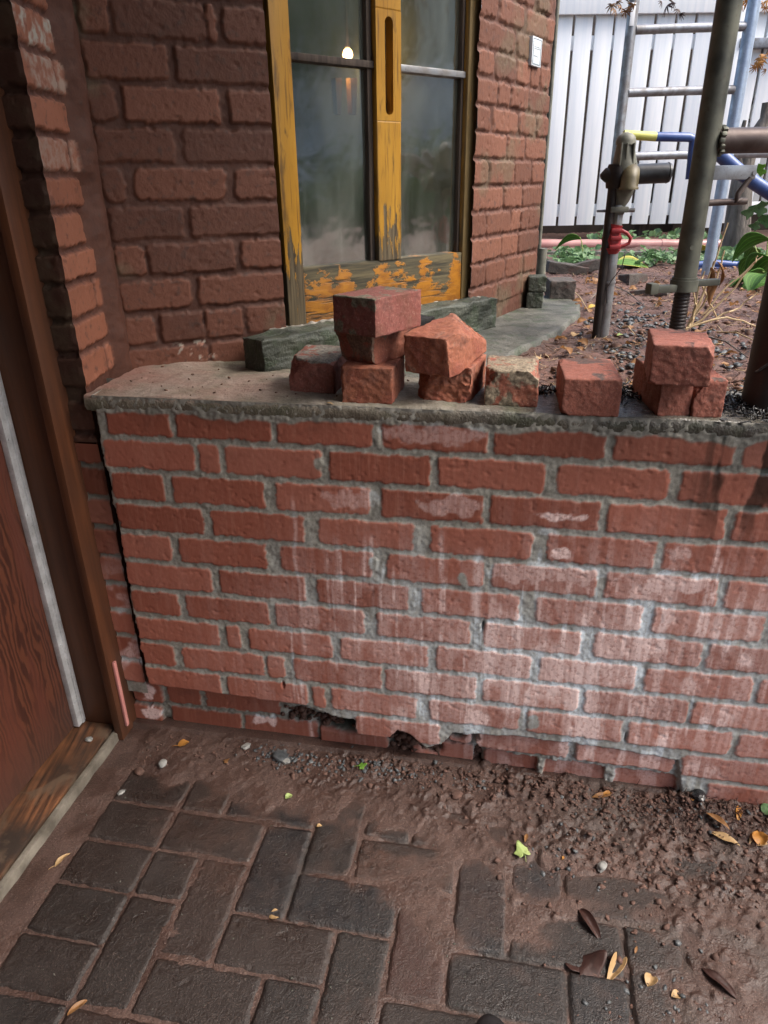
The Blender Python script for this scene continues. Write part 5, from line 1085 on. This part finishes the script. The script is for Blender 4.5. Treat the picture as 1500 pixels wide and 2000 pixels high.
def leafcloud(name, centers, L, mt, kind='oval', seed=1, tilt=.5, curl=.2, kindjit=.3):
    g = random.Random(seed); VV, FF, MK = [], [], []; base = [leaf_mesh(kind, 1., 900+i, curl) for i in range(4)]
    for c in centers:
        V, Fq, mk = g.choice(base); s = L*g.uniform(1-kindjit, 1+kindjit); Rm = Matrix.Rotation(g.uniform(0, 6.28), 3, 'Z') @ Matrix.Rotation(g.gauss(0, tilt), 3, 'Y') @ Matrix.Rotation(g.gauss(0, tilt), 3, 'X')
        b0 = len(VV)
        for v in V: q = Rm @ (Vector(v)*s); VV.append((q.x+c[0], q.y+c[1], q.z+c[2]))
        FF += [tuple(i+b0 for i in f) for f in Fq]
    me = bpy.data.meshes.new(name); me.from_pydata(VV, [], FF); return link(me, name, mt)
cl = []
for k in range(900):
    u = rr.choice([rr.gauss(1290, 45), rr.gauss(1440, 40), rr.gauss(1120, 22)] if rr.random() < .9 else [rr.uniform(1070, 1500)]); v = rr.uniform(494, 525); p = U(u, v, .745); cl.append((p[0], p[1], gz(p[0], p[1])+rr.uniform(.0, .035)))
tag(leafcloud('ground_cover', cl, .038, lf['ivy'], 'oval', 31, .5), 'low grey green ground cover growing along the pink pipe', 'ground cover', kind='stuff')
cl = [(rr.uniform(1.5, 2.4), rr.uniform(5.1, 5.7), rr.uniform(.72, .80)) for k in range(120)]
tag(leafcloud('shade_plants', cl, .06, lf['ivy'], 'oval', 32, .6), 'dim leaves in the dark gap under the white fence', 'undergrowth', kind='stuff')
cl = []
for k in range(110):
    u, v = rr.uniform(1080, 1500), rr.uniform(520, 760); p = U(u, v, .775)
    if (p[:2]-FW.o[:2])@(-FW.n[:2]) > .22 and not inpoly(np.array([p[0]]), np.array([p[1]]), lg)[0]: cl.append((p[0], p[1], gz(p[0], p[1])+.008))
tag(leafcloud('dead_leaves', cl, .030, lf['brown'], 'oval', 33, .3, .4), 'small dead brown leaves scattered on the garden soil', 'leaf litter', kind='stuff')
for i, (u, v, k, L, az, mt, lab) in enumerate([(1150,600,'oval',.036,.4,'yellow','pale yellow leaf on the soil left of the scaffold tube base'),(1120,655,'oval',.03,1.,'tan','tan leaf on the soil beside the ledge'),(1205,655,'oval',.018,.2,'lime','whitish green leaf scrap right of the scaffold tube base'),(1262,663,'thin',.022,.2,'orange','orange leaf on the slate chips'),(1150,642,'oval',.028,2.,'brown','brown leaf at the ledge edge near the scaffold tube'),(1045,705,'oval',.026,.6,'tan','tan curled leaf behind the mortar crusted brick')]):
    p = U(u, v, .78); leaf('fallen_leaf', k, L, (p[0], p[1], gz(p[0], p[1])+.010), (.1, -.1, az), lf[mt], lab, 600+i, .3, False, 'leaves fallen on the garden soil')
# hosta clumps
def hosta(name, base, leaves, label, mt='hosta', edge=True):
    r = empty(name, base); tag(r, label, 'plant')
    for i, (u, v, Y, L, rot, cu) in enumerate(leaves):
        tip = UY(u, v, Y); o = leaf('leaf', 'hosta', L, tuple(tip), rot, lf[mt], None, 700+i, cu, edge)
        s = MB(); s.tube([Vector(base), Vector(base)*.4+Vector(tip)*.6+Vector((0, 0, .02)), Vector(tip)], [.004, .003, .002], 8); under(r, o, s.build('stalk', lf['lime']))
    return r
bs = U(1140, 512, .745); hosta('hosta', tuple(bs), [(1133, 463, bs[1], .14, (.3, .35, 3.0), .35)], 'single hosta sprout with one arching leaf left of the scaffold tube', 'hgreen', False)
bs = U(1195, 522, .75); hosta('hosta', tuple(bs), [(1203, 512, bs[1], .165, (.25, .10, -.25), .2)], 'striped hosta leaf with a yellow rim right behind the scaffold tube')
bs = U(1490, 560, .75); hosta('hosta', tuple(bs), [(1500, 462, bs[1], .15, (.5, .6, 2.6), .4), (1492, 540, bs[1]-.1, .17, (.4, .2, 3.3), .35), (1478, 500, bs[1], .10, (.2, .9, 2.2), .4), (1508, 500, bs[1]-.15, .15, (.6, .8, 1.9), .4), (1490, 530, bs[1]-.2, .12, (.2, .5, 3.9), .4), (1474, 480, bs[1]+.1, .09, (.6, .7, 1.5), .4), (1505, 545, bs[1]-.2, .13, (-.3, .5, 3.0), .35)], 'big hosta clump with ribbed green leaves at the right edge', 'hgreen', False)
bs = U(1400, 500, .75); hosta('hosta', tuple(bs), [(1385, 485, bs[1], .17, (.3, .2, 2.8), .2), (1365, 505, bs[1], .13, (.4, .1, 2.2), .2)], 'yellowing hosta leaves beside the thick post', 'hyel', False)
# tall leaves beside the trunk
r = empty('vine', tuple(U(1495, 480, .75))); tag(r, 'grey green vine with pointed leaves beside the grey tree trunk', 'plant')
for i, (u, v, L, az) in enumerate(((1492, 405, .16, 3.0), (1470, 412, .15, 3.6), (1500, 430, .14, 2.2), (1490, 330, .12, 2.5), (1480, 440, .10, 2.9))): under(r, leaf('leaf', 'maple', L, tuple(UY(u, v, 3.8)), (1.0, .2, az), lf['ivy'] if i != 3 else lf['green'], None, 720+i, .3))
# dry stalks by the thick post
r = empty('dry_stalks', tuple(U(1345, 640, .775))); tag(r, 'bundle of bent dry straw coloured stalks beside the thick scaffold post', 'dead plant')
SY = 1.95
for i, pl2 in enumerate([[(1340,645),(1375,570),(1422,435)],[(1345,640),(1400,545),(1415,490)],[(1345,642),(1400,600),(1470,520),(1480,500)],[(1350,635),(1385,545),(1395,510)],[(1340,640),(1420,618),(1478,638)],[(1338,645),(1400,620),(1445,600),(1480,570)],[(1352,628),(1365,560),(1376,530)],[(1372,560),(1390,600),(1410,640)],[(1345,640),(1360,600),(1352,560)],[(1350,640),(1420,560),(1490,500)]]):
    m = MB(); pts = [UY(u, v, SY+.03*i*(1 if i % 2 else -.6)) for u, v in pl2]; q = []
    for a, b in zip(pts, pts[1:]):
        for t in np.linspace(0, 1, 5)[:-1]: q.append(a*(1-t)+b*t+np.array([0, .004*math.sin(9*t), .003*math.sin(7*t+i)]))
    q.append(pts[-1]); m.tube(q, [.0032-.0016*k/len(q) for k in range(len(q))], 7); under(r, m.build('stalk', M['straw']))
for i, (u, v) in enumerate(((1408, 508), (1392, 520), (1402, 545))): under(r, leaf('leaf', 'thin', .07, tuple(UY(u, v, SY)), (.3, 1.3, i), lf['brown'], None, 740+i, .5))
pts2 = [((1200,560),(1260,600)),((1215,640),(1240,655)),((1190,685),(1250,690)),((1120,570),(1150,610)),((1180,570),(1150,590)),((1400,650),(1480,670)),((1385,660),(1460,700)),((1240,720),(1265,735))]
for i, (a, b) in enumerate(pts2):
    pa, pb2 = U(*a, .785), U(*b, .785); m = MB(); mid = (pa+pb2)/2+np.array([0, .01, .012]); m.tube([pa+np.array([0, 0, .002]), mid, pb2+np.array([0, 0, .002])], [.0022, .0018, .0012], 7)
    tag(m.build('twig', M['straw'] if i % 2 else M['bark']), ['long pale twig right of the scaffold tube', 'short brown twig near the scaffold tube base', 'straw twig lying behind the pinkish brick', 'brown twig left of the scaffold tube', 'pale twig leaning towards the scaffold tube', 'brown twig right of the dry stalks', 'pale twig below the brown one, behind the dark post', 'short brown twig behind the lone pinkish brick'][i] if True else '', 'twig', 'twigs on the garden soil')
# grey trunk
tr = empty('tree', tuple(U(1445, 480, .74))); tag(tr, 'bare grey tree trunk with stubby limbs in front of the grey panel', 'tree')
YK = 4.6; m = MB(); c0 = [(1437, 492, .085), (1440, 440, .075), (1446, 380, .065), (1452, 330, .055), (1460, 300, .05), (1470, 270, .045)]
m.tube([UY(u, v, YK) for u, v, _ in c0], [r_ for *_, r_ in c0], 18)
under(tr, m.build('trunk', M['bark'])); 
for i, ln in enumerate([[(1462,290,.035),(1480,262,.03),(1493,235,.026),(1496,200,.02)],[(1448,340,.02),(1440,300,.018),(1446,270,.015),(1455,235,.010)],[(1468,275,.035),(1490,240,.03),(1520,200,.03)]]):
    m = MB(); m.tube([UY(u, v, YK-.05) for u, v, _ in ln], [r_ for *_, r_ in ln], 12); under(tr, m.build('limb', M['bark']))
# maple sprays hanging in
def spray(name, Y, pts, L, mt, seed, lab, twig):
    r = empty(name, tuple(UY(*twig[0], Y))); tag(r, lab, 'branch'); m = MB(); m.tube([UY(u, v, Y) for u, v in twig], [.004, .003, .002][:len(twig)] if len(twig) == 3 else .003, 8); under(r, m.build('twig', M['bark'])); g = random.Random(seed)
    for i, (u, v) in enumerate(pts): under(r, leaf('leaf', 'star', .72*L*g.uniform(.6, 1.2), tuple(UY(u, v, Y+g.uniform(-.08, .08))), (g.uniform(-1.2, 1.2), R_(75)+g.uniform(-.9, .9), g.uniform(-2.6, -.6)), lf[mt], None, seed+i, .35))
spray('maple_branch', 2.7, [(1207,2),(1213,12),(1195,8),(1238,8),(1222,20),(1201,17)], .045, 'maple', 801, 'bronze maple leaves hanging into the top edge left of the galvanised upright', [(1190,-30),(1215,-8),(1230,5)])
spray('maple_branch', 2.7, [(1292,2),(1303,10),(1312,4),(1325,18),(1330,26)], .045, 'dark', 811, 'dark maple leaves hanging into the top edge above the top rung', [(1280,-30),(1300,-8),(1318,8)])
spray('maple_branch', 4.0, [(1448,2),(1460,0),(1490,4),(1495,14),(1440,6),(1470,-2),(1498,0)], .07, 'orange', 821, 'orange maple leaves in the top right corner', [(1520,-40),(1480,-15),(1450,-2)])
spray('maple_branch', 4.0, [(1488,105),(1492,118),(1480,122),(1496,135),(1484,112),(1499,100),(1476,130)], .07, 'orange', 831, 'orange maple leaves by the stair landing at the right edge', [(1540,60),(1505,90),(1488,118)])
# garden beyond and to the right (also what the window mirrors)
def crown(name, c, rad, n, L, mt, lab, seed, trunk=True):
    g = np.random.default_rng(seed); r = empty(name, (c[0], c[1], .6)); tag(r, lab, 'tree' if trunk else 'hedge')
    q = g.normal(0, 1, (n, 3)); q /= np.linalg.norm(q, axis=1, keepdims=True); q *= (g.random(n)**.4)[:, None]*np.array(rad); q *= (1+.5*fbm(q[:, 0]*1.2, q[:, 1]*1.2, q[:, 2]*1.2, 2, seed))[:, None]
    under(r, leafcloud('crown', q+np.array(c), L, lf[mt], 'thin' if trunk else 'oval', seed, .9))
    if trunk: m = MB(); m.tube([(c[0], c[1], .5), (c[0]+.05, c[1], c[2]*.6), (c[0]-.03, c[1], c[2]+rad[2]*.4)], [.12, .09, .04], 12); under(r, m.build('trunk', M['bark']))
crown('tree', (4.2, 8.6, 2.6), (1.3, 1.0, 1.5), 2600, .14, 'sun', 'bright yellow green tree seen through the stair balusters', 41)
crown('tree', (2.0, 9.0, 3.8), (1.6, 1.0, 1.4), 1800, .15, 'hedge', 'dark green tree rising behind the white fence', 42)
crown('hedge', (5.2, 1.8, .85), (.6, 2.6, .60), 3800, .10, 'hedge', 'dark leafy hedge on the right side of the garden', 43, False)
crown('tree', (6.5, -.5, 3.2), (1.4, 1.5, 1.6), 2600, .15, 'hedge', 'leafy tree beside the pale neighbouring house', 44)
nh = empty('neighbour_house', (8.5, 1.5, 0)); tag(nh, 'pale rendered neighbouring house beyond the hedge', 'house')
m = MB(); m.box((9.5, 2., 2.6), (2., 9., 5.2), None, .02); under(nh, m.build('wall', M['siding']))
rl = MB()
for k in range(60): rl.box((7.4, -3.2+k*.14, 1.80), (.04, .05, .85))
for z in (1.38, 2.22): rl.box((7.4, .95, z), (.07, 8.4, .06))
under(nh, rl.build('railing', M['white'], None, False))
for y in (-1.2, .6, 2.4, 4.2):
    m = MB(); m.box((8.49, y, 3.2), (.06, .9, 1.3), None, .01); under(nh, m.build('window', M['black']))
m = MB(); m.box((9.5, 2., 5.35), (2.6, 9.6, .3), None, .05); under(nh, m.build('roof', M['dkroof']))
# ------------------------------------------------------------ lamp in the room, shoe of the photographer
def behind(u, v, h):
    d = ray(u, v); q = WF.o+WF.n*h-CAM; return CAM+d*(np.dot(q, WF.n)/np.dot(d, WF.n))
lp_ = behind(679, 102, -.45); lr = empty('ceiling_lamp', tuple(lp_)); tag(lr, 'small warm glowing lamp inside the room, seen through the upper left pane', 'lamp')
em = bpy.data.materials.new('lamp glow'); em.use_nodes = True; eb = em.node_tree.nodes['Principled BSDF']; eb.inputs['Emission Color'].default_value = (1, .50, .16, 1); eb.inputs['Emission Strength'].default_value = 14
m = MB(); m.tube([lp_+np.array([0, 0, a]) for a in (-.018, -.014, -.006, .004, .010)], [.004, .012, .0155, .012, .006], 16); under(lr, m.build('bulb', em))
m = MB(); m.tube([lp_+np.array([0, 0, a]) for a in (.012, .05, .9)], [.010, .004, .004], 10); under(lr, m.build('cord', M['dark']))
pl = bpy.data.lights.new('bulb', 'POINT'); pl.energy = 1.2; pl.color = (1, .6, .25); pl.shadow_soft_size = .02; po = bpy.data.objects.new('bulb_light', pl); C.objects.link(po); po.location = tuple(lp_+np.array([0, -.03, -.03])); under(lr, po)
tp = U(962, 1973, .045); m = bmesh.new(); bmesh.ops.create_uvsphere(m, u_segments=40, v_segments=24, radius=1)
for v in m.verts:
    x, y, z = v.co; w_ = .048*(1-.18*max(0, -y))+.004*math.sin(y*3); z2 = z*.034 if z > 0 else max(z*.034, -.026)
    hgt = 1+.9*max(0, -y-.1); v.co = (x*w_, y*.145, z2*(hgt if z > 0 else 1))
me = bpy.data.meshes.new('upper'); m.to_mesh(me); m.free(); sh = empty('shoe', (tp[0], tp[1]-.145, .001)); o = link(me, 'upper', M['rubber'], sh); o.location = (0, 0, .034); o.rotation_euler = (0, 0, .05)
m = MB(); pts = [(math.cos(a)*.050, math.sin(a)*.148, 0) for a in np.linspace(0, math.tau, 36)[:-1]]; m.prism(pts, (0, 0, 1), .014); m.build('sole', M['black'], sh)
tag(sh, 'toe of a black leather shoe at the bottom edge of the paving', 'shoe')
# drop unused datablocks so nothing stray is left
for me in [m_ for m_ in bpy.data.meshes if m_.users == 0]: bpy.data.meshes.remove(me)
